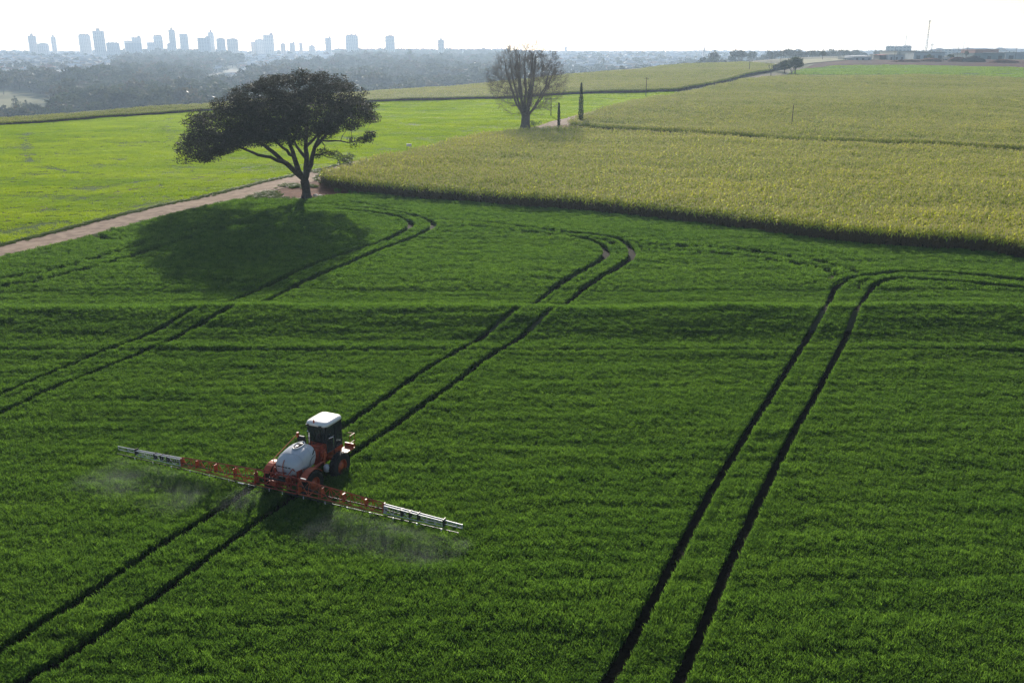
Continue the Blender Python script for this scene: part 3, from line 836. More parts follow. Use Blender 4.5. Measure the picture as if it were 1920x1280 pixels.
def bare_tree():
    rg = np.random.default_rng(5); b = G3(985, 241)
    root = empty("bare_tree", (b[0], b[1], b[2] - 0.05)); tag(root, "large leafless grey tree with a thick trunk at the end of the corn", "tree")
    t = MB(); t.tube([(0, 0, 0), (0, 0, 1.2), (.1, 0, 3.0), (.0, 0, 4.2)], [1.45, 1.15, 1.05, 1.2], 12)
    t.build("trunk", M_grey, root, smooth=True)
    C0 = np.array([0.3, 0, 11.9]); RX, RY, RZ = 11.4, 10.2, 10.2
    SP = []; SR = []
    for k in range(13):                              # main limbs fan out like a vase
        a = k * 2.4; tilt = (0.34, 0.78, 1.18)[k % 3] + rg.normal(0, .06)
        e = C0 + np.array([math.cos(a) * math.sin(tilt) * RX * .70, math.sin(a) * math.sin(tilt) * RY * .62, math.cos(tilt) * RZ * .62])
        st = np.array([math.cos(a) * .6, math.sin(a) * .6, 3.4 + rg.uniform(-.8, .6)])
        mid = st * .5 + e * .5 + np.array([math.cos(a), math.sin(a), 0]) * math.sin(tilt) * 1.9 + np.array([0, 0, -.2])
        t = np.linspace(0, 1, 11)[:, None]; q = st * (1 - t) ** 2 + 2 * mid * t * (1 - t) + e * t * t
        q[1:-1] += rg.normal(0, .13, q[1:-1].shape); rr = np.linspace(.40 - .08 * (k % 3), .11, 11)
        lm = MB(); lm.tube(q, rr, 8); lm.build("limb", M_grey, root, smooth=True)
        SP += list(q[2:]); SR += list(rr[2:])
    SP = np.array(SP); SR = np.array(SR)
    tg = rg.normal(0, 1, (900, 3)); tg /= np.linalg.norm(tg, axis=1)[:, None]; tg *= (rg.uniform(.12, 1, 900) ** .45)[:, None]
    tg = C0 + tg * np.array([RX, RY, RZ]) * .90
    tg = tg[(tg[:, 2] > 3.4) & (np.hypot(tg[:, 0], tg[:, 1]) < 3.5 + (tg[:, 2] - 2.2) * 1.5)]
    tg = tg[np.argsort(np.linalg.norm((tg - np.array([0, 0, 5.0])), axis=1))]
    br = MB(); tw = MB()
    for c in tg:
        d = np.linalg.norm(SP - c, axis=1) + np.maximum(0, SP[:, 2] - c[2] + .1) * 1.2; k = d.argmin(); L = np.linalg.norm(SP[k] - c)
        if L < .5: continue
        q = curve_pts(SP[k], c, -.05, 5, rg, .05); r0 = min(SR[k] * .62, .035 + .028 * L)
        rr = np.linspace(r0, .028, 5); br.tube(q, rr, 4, cap=False); SP = np.vstack([SP, q[2:]]); SR = np.r_[SR, rr[2:]]
        out = (c - np.array([0, 0, 4.0])); out /= np.linalg.norm(out)
        for _ in range(6):
            v = out + rg.normal(0, .55, 3); v /= np.linalg.norm(v); b0 = q[rg.integers(2, 5)]; e = b0 + v * rg.uniform(.7, 1.7); m0 = (b0 + e) / 2 + rg.normal(0, .12, 3)
            tw.tube([b0, m0, e], [.022, .016, .008], 3, cap=False)
            for _ in range(2):
                v2 = v + rg.normal(0, .6, 3); v2 /= np.linalg.norm(v2); tw.tube([m0, m0 + v2 * rg.uniform(.4, .9)], [.014, .007], 3, cap=False)
    br.build("branches", M_grey, root); tw.build("twigs", M_bud, root)
    return b
BB = bare_tree()

# ------------------------------------------------------------------ cypresses
M_cyp = leaf_mat("cypress_leaf", (0.022, 0.04, 0.018), (0.04, 0.06, 0.025), (1, 1.1, .7), trans=0.12)
def cypress(px, py, ptop, w, lab, seed):
    rg = np.random.default_rng(seed); b = G3(px, py); H = zpix(px, ptop, b[1]) - b[2]
    root = empty("cypress_tree", tuple(b)); tag(root, lab, "tree")
    t = MB(); t.tube([(0, 0, -.1), (0, 0, H * .5), (0, 0, H * .97)], [.12, .08, .02], 6); t.build("trunk", M_bark, root)
    n = int(3000 * H / 10); z = rg.uniform(0.03, 1, n); rr = w * np.interp(z, [0, .08, .3, .6, .85, 1], [.55, .8, 1, .85, .45, .06]) * rg.uniform(.5, 1.08, n) * (1 + .08 * np.sin(z * 23))
    a = rg.uniform(0, 6.283, n); c = np.stack([rr * np.cos(a), rr * np.sin(a), z * H], 1)
    V, F = leaf_cards(c, 0.22, rg, aspect=2.2, upbias=0); V = V.reshape(-1, 4, 3); 
    up = np.array([0, 0, .22]); V[:, 2] += up; V = V.reshape(-1, 3)
    m_ = MB(); m_.add(V, F); m_.build("crown", M_cyp, root)
cypress(1088.5, 239, 157, .62, "tall slim dark cypress at the corner of the corn lane", 1)
cypress(1047.5, 241, 194, .34, "short thin dark cypress between the bare tree and the tall cypress", 2)

# ------------------------------------------------------------------ posts
M_pole = mat("wood_pole", (0.16, 0.12, 0.09), rough=0.85, var=0.3)
M_white = mat("white_paint", (0.75, 0.75, 0.73), rough=0.5)
M_metalg = mat("grey_metal", (0.45, 0.46, 0.47), rough=0.45, metal=0.3)
def pole(px, py, ptop, r, lab, arm=False, y=None, dz=0.0):
    if y is None: b = G3(px, py, dz)
    else: b = np.array([at(px, y), y, float(hgt(at(px, y), y))])
    H = zpix(px, ptop, b[1]) - b[2]
    root = empty("utility_pole", tuple(b)); tag(root, lab, "pole", "wooden poles across the fields")
    m_ = MB(); m_.tube([(0, 0, -.2), (0, 0, H * .5), (0.02, 0, H)], [r, r * .85, r * .7], 8); m_.build("pole_shaft", M_pole, root)
    if arm:
        a = MB(); a.box((0, 0, H - .5), (1.8, .1, .12)); a.build("cross_arm", M_pole, root)
        for k in (-.8, 0, .8):
            i = MB(); i.lathe([(.03, 0), (.06, .05), (.04, .1), (.06, .14), (.02, .2)], (k, 0, H - .44), n=8); i.build("insulator", M_white, root)
    return root
pole(1033, 218, 182, .13, "bare wooden pole standing on the green field just right of the bare tree", True)
pole(1211, 181, 145, .16, "wooden pole at the far right tip of the bright green field", True)
pole(1483.5, 246, 197, .13, "leaning dark pole in the corn right behind the dark lane", False)
pole(1404.5, 137, 115, .18, "small far pole in the ridge corn left of the round dark bush", True)
pole(1462, 126, 81, .12, "very thin pale pole rising above the bush on the skyline", True)
# sign board on the corn edge
b = G3(767, 279.5, 1.6); root = empty("field_sign", tuple(b)); tag(root, "small white field sign at the left edge of the corn", "sign")
m_ = MB(); m_.box((0, 0, 2.35), (.95, .06, .5)); m_.build("board", M_white, root)
m_ = MB(); m_.box((0, -.034, 2.4), (.72, .01, .08)); m_.box((0, -.034, 2.24), (.6, .01, .06)); m_.build("marking", mat("sign_grey", (.35, .4, .42)), root)
for s in (-.4, .4):
    m_ = MB(); m_.bar((s, .06, 0), (s, .06, 2.5), .04, 6); m_.build("post", M_pole, root)
# small white post by the lane
b = G3(1068, 240); root = empty("marker_post", tuple(b)); tag(root, "short white post left of the tall cypress", "post")
m_ = MB(); m_.bar((0, 0, 0), (0, 0, 1.5), .08, 8); m_.build("shaft", M_white, root); m_ = MB(); m_.lathe([(.1, 0), (.11, .05), (.02, .12)], (0, 0, 1.5), n=8); m_.build("cap", M_white, root)
# shrubs at lane corner
M_shrub = leaf_mat("shrub_leaf", (0.16, 0.13, 0.05), (0.22, 0.19, 0.07), (1.4, 1.3, .6), trans=0.35)
def shrub(px, py, r, h, lab, m, seed, n=500, name="shrub", cat="shrub", dz=0.0):
    rg = np.random.default_rng(seed); b = G3(px, py, dz); root = empty(name, tuple(b)); tag(root, lab, cat)
    st = MB(); pts = []
    for k in range(7):
        e = np.array([rg.normal(0, .5) * r, rg.normal(0, .5) * r, h * rg.uniform(.5, .85)]); st.tube([(0, 0, -.05), e * .5 + np.array([0, 0, .1]), e], [.05, .035, .015], 4)
        pts.append(clump_points(e, r * .55, r * .55, h * .35, n // 7, rg))
    st.build("stem", M_bark, root)
    V, F = leaf_cards(np.concatenate(pts), .28 * max(1, h / 2.5), rg); m_ = MB(); m_.add(V, F); m_.build("foliage", m, root)
shrub(1003, 239, 1.2, 1.6, "small dark shrub at the right foot of the bare tree", M_weed, 3)
shrub(1075, 237, 1.5, 2.0, "dry brown bush just left of the tall cypress", M_shrub, 4)
shrub(1106, 237, 2.0, 2.1, "dry brown bush just right of the tall cypress", M_shrub, 5)

# ------------------------------------------------------------------ bush tree and the small bare tree up the road
def round_tree(loc, H, R, lab, m, seed, name="broadleaf_tree", n=2600, leaf=.5, clumps=26, trunk_h=.28, group=None, lean=0.0):
    rg = np.random.default_rng(seed); root = empty(name, tuple(loc)); tag(root, lab, "tree", group)
    t = MB(); tt = np.array([lean * R, 0, H * .55]); t.tube([(0, 0, -.2), tt * np.array([.4, 0, .5]), tt], [H * .04, H * .03, H * .015], 7)
    pts = []
    for k in range(clumps):
        d = rg.normal(0, 1, 3); d /= np.linalg.norm(d); d[2] = abs(d[2]) * 1.1 - .25
        c = np.array([lean * R + d[0] * R * .68, d[1] * R * .68, H * (trunk_h + (1 - trunk_h) * .5) + d[2] * H * (1 - trunk_h) * .42])
        s = R * rg.uniform(.3, .48)
        pts.append(clump_points(c, s, s, s * .75, n // clumps, rg)); t.tube([tt * rg.uniform(.4, 1), c], [H * .012, H * .005], 4, cap=False)
    t.build("trunk", M_bark, root)
    V, F = leaf_cards(np.concatenate(pts), leaf, rg, aspect=1.8); m_ = MB(); m_.add(V, F); m_.build("crown", m, root)
    return root
M_leafmid = leaf_mat("broad_leaf", (0.04, 0.06, 0.025), (0.065, 0.09, 0.03), (1.2, 1.3, .6), trans=0.25, spec=0.04)
b = G3(1484, 140); y0 = b[1]
m2px = y0 / 1770
for (px, top, w, lab, sd) in ((1494, 108, 17, "rounded dark tree, tallest of the clump up the dirt road", 11), (1474, 115, 14, "dark tree left of the tallest in the roadside clump", 12), (1460, 122, 9, "low dark tree at the left end of the roadside clump", 13)):
    yy_ = y0 + (sd - 11) * 12; loc = (at(px, yy_), yy_, float(hgt(at(px, yy_), yy_))); H = zpix(px, top, yy_) - loc[2]
    round_tree(loc, H, w * m2px, lab, M_leafmid, sd, n=3600, leaf=.75, group="dark trees up the dirt road", trunk_h=.16)
def small_bare(px, py, top, R, lab, seed):
    rg = np.random.default_rng(seed); b = G3(px, py); H = zpix(px, top, b[1]) - b[2]
    root = empty("small_bare_tree", tuple(b)); tag(root, lab, "tree"); t = MB(); t.tube([(0, 0, -.1), (0, 0, H * .3)], [.28, .2], 6); t.build("trunk", M_grey, root)
    tips = []; l = MB(); env = lambda p: (p[0] / R) ** 2 + (p[1] / R) ** 2 + ((p[2] - H * .6) / (H * .45)) ** 2 < 1
    for k in range(6):
        a = k * 1.05; d = np.array([math.cos(a) * .6, math.sin(a) * .6, .9]); d /= np.linalg.norm(d); grow(l, np.array([0, 0, H * .28]), d, .14, H * .26, 1, rg, .03, 4, .5, tips, env)
    l.build("branches", M_grey, root)
small_bare(1445, 144, 110, 5.5, "small leafless tree left of the dark clump up the road", 21)
small_bare(1484, 142, 126, 4.0, "low leafless grey tree in front of the dark clump up the road", 22)

# ------------------------------------------------------------------ the self-propelled sprayer
M_or = mat("orange_paint", (0.50, 0.10, 0.035), rough=0.42, spec=0.5, var=0.3, vscale=2.5)
M_ordk = mat("worn_red_paint", (0.38, 0.06, 0.03), rough=0.55, spec=0.4, var=0.45, vscale=5)
M_tank = mat("white_plastic", (0.55, 0.57, 0.60), rough=0.38, spec=0.5, var=0.08, vscale=2)
M_roof = mat("roof_white", (0.85, 0.83, 0.80), rough=0.35, spec=0.5)
M_blk = mat("black_parts", (0.018, 0.018, 0.02), rough=0.5, spec=0.4)
M_tyre = mat("tyre_rubber", (0.022, 0.021, 0.020), rough=0.75, spec=0.3, var=0.3, vscale=6)
M_alu = mat("boom_white", (0.48, 0.48, 0.50), rough=0.45, metal=0.1, spec=0.5)
M_chrome = mat("bright_metal", (0.6, 0.6, 0.62), rough=0.25, metal=0.9)
M_grille = mat("engine_grey", (0.12, 0.12, 0.13), rough=0.6, metal=0.4)
M_glass = bpy.data.materials.new("cab_glass"); M_glass.use_nodes = True
_b = M_glass.node_tree.nodes["Principled BSDF"]; _b.inputs["Base Color"].default_value = (0.20, 0.24, 0.25, 1); _b.inputs["Roughness"].default_value = 0.04
_b.inputs["Transmission Weight"].default_value = 0.85; _b.inputs["IOR"].default_value = 1.1
M_seat = mat("seat_fabric", (0.03, 0.035, 0.06), rough=0.8)
M_redcloth = mat("red_cloth", (0.35, 0.03, 0.04), rough=0.8)

HEAD = math.radians(24.2)     # heading, clockwise from straight ahead
_fw = np.array([math.sin(HEAD), math.cos(HEAD)]); _rt = np.array([math.cos(HEAD), -math.sin(HEAD)])
_bc = np.array([-13.0, 45.9]) + _fw * 2.2
spr = empty("field_sprayer", (_bc[0], _bc[1], float(hgt(_bc[0], _bc[1])) - 0.02), math.pi / 2 - HEAD)
tag(spr, "orange and white self-propelled crop sprayer with wide boom unfolded behind it", "sprayer")
# own frame: +x forwards, +y to its left, z up, origin between the axles; boom 2.2 m behind
def part(mb, name, m, parent=None, smooth=False, lab=None, bv=0):
    o = mb.build(name, m, parent or spr, smooth)
    if lab: o['label'] = lab
    if bv: bevel(o, bv)
    return o
# chassis
m_ = MB()
for y in (-.42, .42): m_.box((0.35, y, 1.02), (4.9, .12, .20))
for x in (-1.9, -1.1, 0.0, 1.0, 1.9, 2.6): m_.box((x, 0, 1.02), (.12, .72, .14))
for x in (-1.0, 1.8):
    m_.box((x, 0, 1.16), (.30, 2.0, .18))
part(m_, "chassis", M_ordk, bv=.01)
# wheels
def wheel(x, y, lab):
    R, W = 0.84, 0.40
    prof = [(.42, -W / 2), (.52, -W / 2 - .01), (.66, -W / 2 - .015), (.745, -W / 2 + .02), (.765, -W / 2 + .08), (.765, W / 2 - .08), (.745, W / 2 - .02), (.66, W / 2 + .015), (.52, W / 2 + .01), (.42, W / 2)]
    e = MB(); e.lathe(prof, (0, 0, 0), 'Y', 36, cap=False)
    for k in range(22):
        for s in (-1, 1):
            a = (k + (.5 if s > 0 else 0)) * 2 * math.pi / 22
            c = (.775 * math.cos(a), s * .085, .775 * math.sin(a))
            bm_ = MB(); bm_.box((0, 0, 0), (.055, .19, .05), rz=s * .75)
            v = bm_.v[0]; v = v @ np.array(Matrix.Rotation(-(a - math.pi / 2), 3, 'Y')).T + np.array(c); e.add(v, bm_.f)
    w = e.build("wheel", M_tyre, spr, False); w.location = (x, y, .84); w.scale = (1.07, 1.07, 1.07); w['label'] = lab
    s = -1 if y < 0 else 1
    r = MB(); r.lathe([(.40, -W / 2 + .03), (.44, -W / 2 + .01), (.41, -W / 2 + .06), (.39, W / 2 - .06), (.44, W / 2 - .01), (.40, W / 2 - .03)], (0, 0, 0), 'Y', 28, cap=False)
    r.lathe([(.40, s * .02), (.36, s * .06), (.18, s * .10), (.17, s * .16), (.10, s * .17)], (0, 0, 0), 'Y', 24)
    for k in range(8): r.lathe([(.022, s * .10), (.022, s * .14)], (.14 * math.cos(k * .785), 0, .14 * math.sin(k * .785)), 'Y', 6)
    ro = r.build("rim", M_or, w, True)
    return w
for x, y, lab in ((-1.0, -1.32, "rear right wheel under the boom"), (-1.0, 1.27, "rear left wheel"), (1.62, -1.38, "front right wheel with orange rim"), (1.62, 1.38, "front left wheel")):
    wheel(x, y, lab)
    s = -1 if y < 0 else 1
    m_ = MB(); m_.box((x, s * .98, 1.02), (.26, .12, .70)); m_.box((x, s * .86, 1.28), (.3, .3, .2)); m_.lathe([(.16, 0), (.16, .2)], (x, s * .96, .80), 'Y', 14)
    part(m_, "wheel_leg", M_or, bv=.015)
# fenders over the rear wheels
for s in (-1, 1):
    m_ = MB(); n = 8; V = []; F = []
    for k in range(n + 1):
        a = math.radians(35 + 110 * k / n)
        for rr in (.93, .96):
            for yy in (-.22, .22): V.append((-1.0 + rr * math.cos(a), s * 1.27 + yy, .80 + rr * math.sin(a)))
    for k in range(n):
        i = 4 * k; F += [(i, i + 1, i + 5, i + 4), (i + 2, i + 6, i + 7, i + 3), (i, i + 4, i + 6, i + 2), (i + 1, i + 3, i + 7, i + 5)]
    F += [(0, 2, 3, 1), (4 * n, 4 * n + 1, 4 * n + 3, 4 * n + 2)]
    m_.add(V, F); part(m_, "mudguard", M_or)
# tank lofted from sections
def sec(x, zb, zt, hw, e=4.6, nb=.58, n=28):
    V = []
    for k in range(n):
        a = 2 * math.pi * k / n; c, s_ = math.cos(a), math.sin(a)
        yy = hw * math.copysign(abs(c) ** (2 / e), c); zz = math.copysign(abs(s_) ** (2 / e), s_)
        z = (zb + zt) / 2 + (zt - zb) / 2 * zz
        f = np.interp(zz, [-1, -.3, .45, 1], [nb, .97, 1, .80])
        V.append((x, yy * f, z))
    return V
st = [(-1.68, 1.42, 2.02, .50), (-1.62, 1.30, 2.18, .74), (-1.45, 1.22, 2.34, .90), (-1.10, 1.15, 2.52, .97), (-.60, 1.10, 2.66, 1.0), (-.05, 1.10, 2.74, 1.0), (.40, 1.12, 2.76, .99), (.72, 1.18, 2.72, .95), (.88, 1.30, 2.58, .84), (.93, 1.45, 2.40, .6)]
m_ = MB(); V = []; n = 28
for q in st: V += sec(*q)
F = [(i * n + j, (i + 1) * n + j, (i + 1) * n + (j + 1) % n, i * n + (j + 1) % n) for i in range(len(st) - 1) for j in range(n)]
F.append(tuple(range(n))); F.append(tuple((len(st) - 1) * n + j for j in range(n))[::-1])
m_.add(V, F); tank = part(m_, "tank", M_tank, smooth=True, lab="white plastic tank with rounded shoulders"); tank.scale = (.77, .84, .94); tank.location = (-.36, 0, .06)
def ring(cx, cy, z, a, b, r, m, name, tilt=0.06):
    mb = MB(); t = np.linspace(0, 2 * math.pi, 25); mb.tube(np.stack([cx + a * np.cos(t), cy + b * np.sin(t), z + tilt * np.cos(t) * a], 1), r, 6); return mb.build(name, m, tank, True)
ring(.12, .0, 2.775, .58, .30, .055, M_tank, "filler_rim")
m_ = MB(); t = np.arange(20) * 2 * math.pi / 20; m_.add([(.12 + .54 * math.cos(a), .26 * math.sin(a), 2.776 + .02 * math.cos(a)) for a in t], [tuple(range(20))]); m_.build("filler_recess", mat("recess_brown", (0.10, 0.05, 0.04), rough=.8), tank)
m_ = MB(); m_.lathe([(.17, 0), (.19, .03), (.17, .07), (.05, .09)], (.32, 0, 2.785), n=16); m_.build("filler_lid", M_blk, tank)
m_ = MB(); m_.box((-.05, .02, 2.80), (.22, .14, .05)); m_.bar((-.35, -.06, 2.80), (.1, .1, 2.81), .02, 6); m_.bar((-.3, .12, 2.80), (.05, -.1, 2.81), .015, 6); m_.build("filler_basket", M_chrome, tank)
# strap and dark marks on the rear face, zigzag stripes on the right side
m_ = MB(); m_.tube([(-1.50, .10, 2.36), (-1.68, .10, 2.16), (-1.745, .10, 1.95), (-1.745, .10, 1.42)], .035, 4); m_.build("strap", M_or, tank)
for yy, ww in ((.42, .26), (-.16, .16), (-.42, .14), (.1, .24)): m_ = MB(); m_.box((-1.72, yy, 1.98), (.03, ww, .06)); m_.build("marking", M_blk, tank)
m_ = MB()
z = [(-.55, 1.62), (-.12, 1.72), (-.05, 1.98), (.32, 2.12), (.55, 2.16)]
for a, b in zip(z[:-1], z[1:]): m_.bar((a[0], -1.0, a[1]), (b[0], -.995 if b[0] < .3 else -.98, b[1]), .018, 4)
m_.bar((.30, -.975, 2.28), (.62, -.93, 2.50), .045, 4); m_.build("stripe", M_blk, tank)
m_ = MB(); m_.box((-.85, -.985, 1.72), (.20, .012, .05)); m_.box((-.70, -.99, 1.60), (.36, .012, .04)); m_.build("emblem", M_or, tank)
# small seams moulded round tank
m_ = MB()
for x in (-.9, .1): 
    q = np.array(sec(x + .001, 1.105, 2.60 if x < 0 else 2.745, 1.005)); m_.tube(np.vstack([q, q[:1]]), .012, 4, cap=False)
m_.build("tank_seam", M_tank, tank)
# tank cradle side rails
m_ = MB()
for s in (-1, 1):
    m_.bar((-1.6, s * .60, 1.22), (.95, s * .82, 1.36), .06, 4); m_.bar((.9, s * .84, 1.1), (.98, s * .86, 1.95), .05, 4); m_.bar((-1.6, s * .6, .98), (-1.62, s * .62, 1.4), .05, 4)
    m_.bar((-.3, s * .5, 1.05), (.4, s * .9, 1.35), .04, 4)
part(m_, "tank_cradle", M_or)
# engine block between tank and cab
m_ = MB(); m_.box((1.15, 0, 1.55), (.42, 1.3, .85)); m_.box((1.15, -.25, 2.10), (.40, .7, .28)); part(m_, "engine_cover", M_ordk, bv=.03)
m_ = MB(); m_.box((1.12, -.68, 1.62), (.34, .10, .46)); m_.lathe([(.2, 0), (.22, .05), (.2, .1)], (1.12, -.75, 1.62), 'Y', 16); part(m_, "side_cover", M_or, bv=.02)
m_ = MB(); m_.lathe([(.1, 0), (.15, .03), (.15, .42), (.10, .46)], (1.10, .62, 2.42), 'Y', 16); m_.bar((1.1, .6, 2.4), (1.1, .5, 1.9), .05, 8); m_.box((1.1, .80, 2.42), (.2, .2, .16)); part(m_, "air_filter", M_blk)
m_ = MB(); m_.lathe([(.05, 0), (.07, .1), (.07, .5), (.05, .6)], (1.30, .42, 2.05), n=10); m_.tube([(1.30, .42, 2.6), (1.30, .42, 2.8), (1.22, .46, 2.9)], .04, 8); part(m_, "exhaust", M_chrome)
m_ = MB()
for k, (y, z0) in enumerate(((-.5, 1.9), (-.3, 2.0), (-.1, 2.05), (.2, 2.0), (.35, 1.9))):
    m_.tube([(.9, y, z0 - .35), (1.02, y + .05, z0 + .28), (1.25, y - .04, z0 + .18), (1.38, y, z0 - .4)], .028, 6, mi=k % 2)
part(m_, "hoses", [M_blk, M_or])
# cab
cx0, cx1, cy = 1.50, 2.98, .66
m_ = MB(); m_.box(((cx0 + cx1) / 2, 0, 1.38), (cx1 - cx0, 1.30, .42)); m_.box((cx0 + .02, 0, 1.86), (.06, 1.28, .56)); part(m_, "cab_base", M_or, bv=.02)
m_ = MB()
for x, y in ((cx0, -cy), (cx0, cy), (cx1, -cy), (cx1, cy), (2.35, -cy), (2.35, cy)): m_.bar((x, y, 1.55), (x + (.05 if x > 2.5 else 0), y * .97, 3.22), .045, 4)
for z in (1.6, 3.2):
    for s in (-1, 1): m_.bar((cx0, s * cy, z), (cx1, s * cy, z), .04, 4)
    m_.bar((cx0, -cy, z), (cx0, cy, z), .04, 4); m_.bar((cx1, -cy, z), (cx1, cy, z), .04, 4)
for y in (-.25, .2): m_.bar((cx0 - .01, y, 2.1), (cx0 - .01, y, 3.2), .02, 4)
part(m_, "cab_frame", M_blk)
m_ = MB()
m_.box((cx0 + .01, 0, 2.66), (.012, 1.24, 1.06)); m_.box((cx1, 0, 2.4), (.012, 1.24, 1.55))
for s in (-1, 1): m_.box((1.92, s * cy, 2.4), (.78, .012, 1.52)); m_.box((2.68, s * cy, 2.4), (.60, .012, 1.52))
part(m_, "cab_window", M_glass)
def roof():
    mb = MB(); V = []; n = 32
    for z, k in ((3.20, .96), (3.24, 1.0), (3.34, 1.0), (3.42, .94), (3.46, .70), (3.47, .3)):
        for j in range(n):
            a = 2 * math.pi * j / n; c, s_ = math.cos(a), math.sin(a)
            V.append((2.25 + .90 * k * math.copysign(abs(c) ** .35, c), .76 * k * math.copysign(abs(s_) ** .35, s_), z))
    F = [(i * n + j, i * n + (j + 1) % n, (i + 1) * n + (j + 1) % n, (i + 1) * n + j) for i in range(5) for j in range(n)]
    F.append(tuple(range(n))[::-1]); F.append(tuple(5 * n + j for j in range(n))); mb.add(V, F); return mb
rf = part(roof(), "cab_roof", M_roof, smooth=True, lab="sunlit white cab roof")
m_ = MB(); m_.lathe([(.05, 0), (.05, .1), (.03, .2)], (1.42, .12, 3.40), n=10); m_.build("beacon", M_or, rf)
for y in (-.38, .52): m_ = MB(); m_.box((1.30, y, 3.26), (.06, .18, .1)); m_.build("work_lamp", M_blk, rf)
m_ = MB(); m_.box((2.1, .0, 1.85), (.5, .52, .14)); m_.box((1.86, 0, 2.2), (.12, .5, .66)); part(m_, "seat", M_seat, bv=.03)
m_ = MB(); m_.box((2.85, 0, 1.95), (.2, .6, .3)); m_.tube([(2.75, .18 * math.cos(t), 2.25 + .18 * math.sin(t)) for t in np.linspace(0, 6.283, 14)], .018, 5); m_.bar((2.85, 0, 2.1), (2.76, 0, 2.25), .03, 6); part(m_, "steering_console", M_grille)
# mirror, ladder platform and rails at the front right
m_ = MB(); m_.bar((3.0, .74, 3.0), (3.2, 1.15, 2.95), .02, 5); m_.box((3.2, 1.2, 2.75), (.04, .2, .38)); part(m_, "mirror", M_blk)
m_ = MB(); m_.box((2.62, -1.08, 1.36), (1.25, .66, .06)); m_.box((2.0, -1.0, 1.5), (.10, .5, .34)); m_.box((3.25, -1.0, 1.48), (.10, .62, .22)); part(m_, "platform", M_or, bv=.01)
m_ = MB()
for x in (2.75, 3.25): m_.bar((x, -1.40, 1.36), (x, -1.42, 2.30), .022, 6)
m_.bar((2.75, -1.42, 2.30), (3.25, -1.42, 2.30), .022, 6); m_.bar((2.75, -1.41, 1.85), (3.25, -1.41, 1.85), .018, 6); m_.bar((3.25, -1.42, 2.30), (3.25, -.95, 2.25), .022, 6)
part(m_, "handrail", M_or)
m_ = MB(); m_.bar((1.9, -.84, 1.5), (1.9, -.84, 2.5), .035, 6); m_.bar((1.9, -.84, 2.5), (1.5, -.84, 2.55), .03, 6); part(m_, "grab_post", M_chrome)
m_ = MB(); m_.box((3.0, 0, 1.45), (.5, 1.1, .55)); part(m_, "nose", M_or, bv=.05)
# small white bottle tank hanging behind the front wheel
m_ = MB(); m_.lathe([(.10, 0), (.18, .05), (.19, .34), (.12, .42), (.06, .46)], (.85, -1.02, .75), n=16); part(m_, "rinse_tank", M_tank, smooth=True)
m_ = MB(); m_.lathe([(.2, 0), (.22, .04), (.22, .7), (.2, .74)], (.0, .5, .98), 'X', 16); part(m_, "fuel_tank", M_blk)
# long rail along the left of the tank
m_ = MB(); m_.bar((-1.3, 1.05, 2.05), (1.1, 1.05, 2.72), .025, 5); m_.bar((-1.3, 1.05, 2.05), (-1.3, .95, 1.3), .025, 5); m_.box((1.05, 1.06, 2.62), (.14, .12, .32)); part(m_, "side_rail", M_or)
# lift arms to the boom
m_ = MB()
for s in (-1, 1):
    m_.bar((-1.45, s * .5, 1.5), (-2.15, s * .55, 1.42), .055, 4); m_.bar((-1.45, s * .5, 1.02), (-2.15, s * .55, 1.0), .055, 4)
    m_.bar((-1.2, s * .62, 1.4), (-1.75, s * .62, 1.95), .04, 4); m_.bar((-1.75, s * .62, 1.95), (-2.15, s * .5, 1.6), .035, 4)
    m_.box((-1.35, s * .78, 1.45), (.40, .12, .55))
m_.box((-1.5, 0, 1.30), (.14, 1.2, .4)); m_.box((-1.75, 0, 1.15), (.12, 1.3, .10)); m_.bar((-1.5, -.2, 1.5), (-2.1, .3, 1.75), .03, 6); m_.bar((-1.5, .2, 1.5), (-2.1, -.3, 1.75), .03, 6)
part(m_, "lift_frame", M_ordk)
for s in (-1, 1): m_ = MB(); m_.bar((-1.35, s * .38, 1.62), (-2.0, s * .42, 1.50), .03, 6); part(m_, "lift_cylinder", M_chrome)
# boom
BX, ZB = -2.32, 0.98
def truss(mb, y0, y1, h0, h1, d0, d1, n, r, mi=0, solid=False):
    """three-chord truss: lower bar, front and rear upper bars"""
    ys = np.linspace(y0, y1, n + 1); hs = np.linspace(h0, h1, n + 1); ds = np.linspace(d0, d1, n + 1)
    lo = [(BX - ds[k] * .5, ys[k], ZB) for k in range(n + 1)]; lf = [(BX + ds[k] * .5, ys[k], ZB) for k in range(n + 1)]; up = [(BX, ys[k], ZB + hs[k]) for k in range(n + 1)]
    for c in (lo, lf, up): mb.bar(c[0], c[-1], r * 1.25, 4, mi)
    for k in range(n + 1):
        mb.bar(lo[k], up[k], r * .8, 4, mi); mb.bar(lf[k], up[k], r * .8, 4, mi); mb.bar(lo[k], lf[k], r * .7, 4, mi)
        if k < n:
            a, b = (k, k + 1) if k % 2 else (k + 1, k)
            mb.bar(lo[a], up[b], r * .7, 4, mi); mb.bar(lf[b], up[a], r * .7, 4, mi)
m_ = MB()
for z in (1.0, 1.35, 1.8): m_.bar((BX, -1.45, z), (BX, 1.45, z), .045, 4)
for y in (-1.45, -.9, -.45, 0, .45, .9, 1.45): m_.bar((BX, y, 1.0), (BX, y, 1.8), .04, 4)
for y in (-1.45, 0, 1.45): m_.bar((BX - .3, y, 1.0), (BX, y, 1.8), .03, 4); m_.bar((BX - .3, y, 1.0), (BX, y, 1.0), .03, 4)
m_.bar((BX - .3, -1.45, 1.0), (BX - .3, 1.45, 1.0), .035, 4); m_.bar((BX, -.9, 1.0), (BX, 0, 1.8), .03, 4); m_.bar((BX, .9, 1.0), (BX, 0, 1.8), .03, 4)
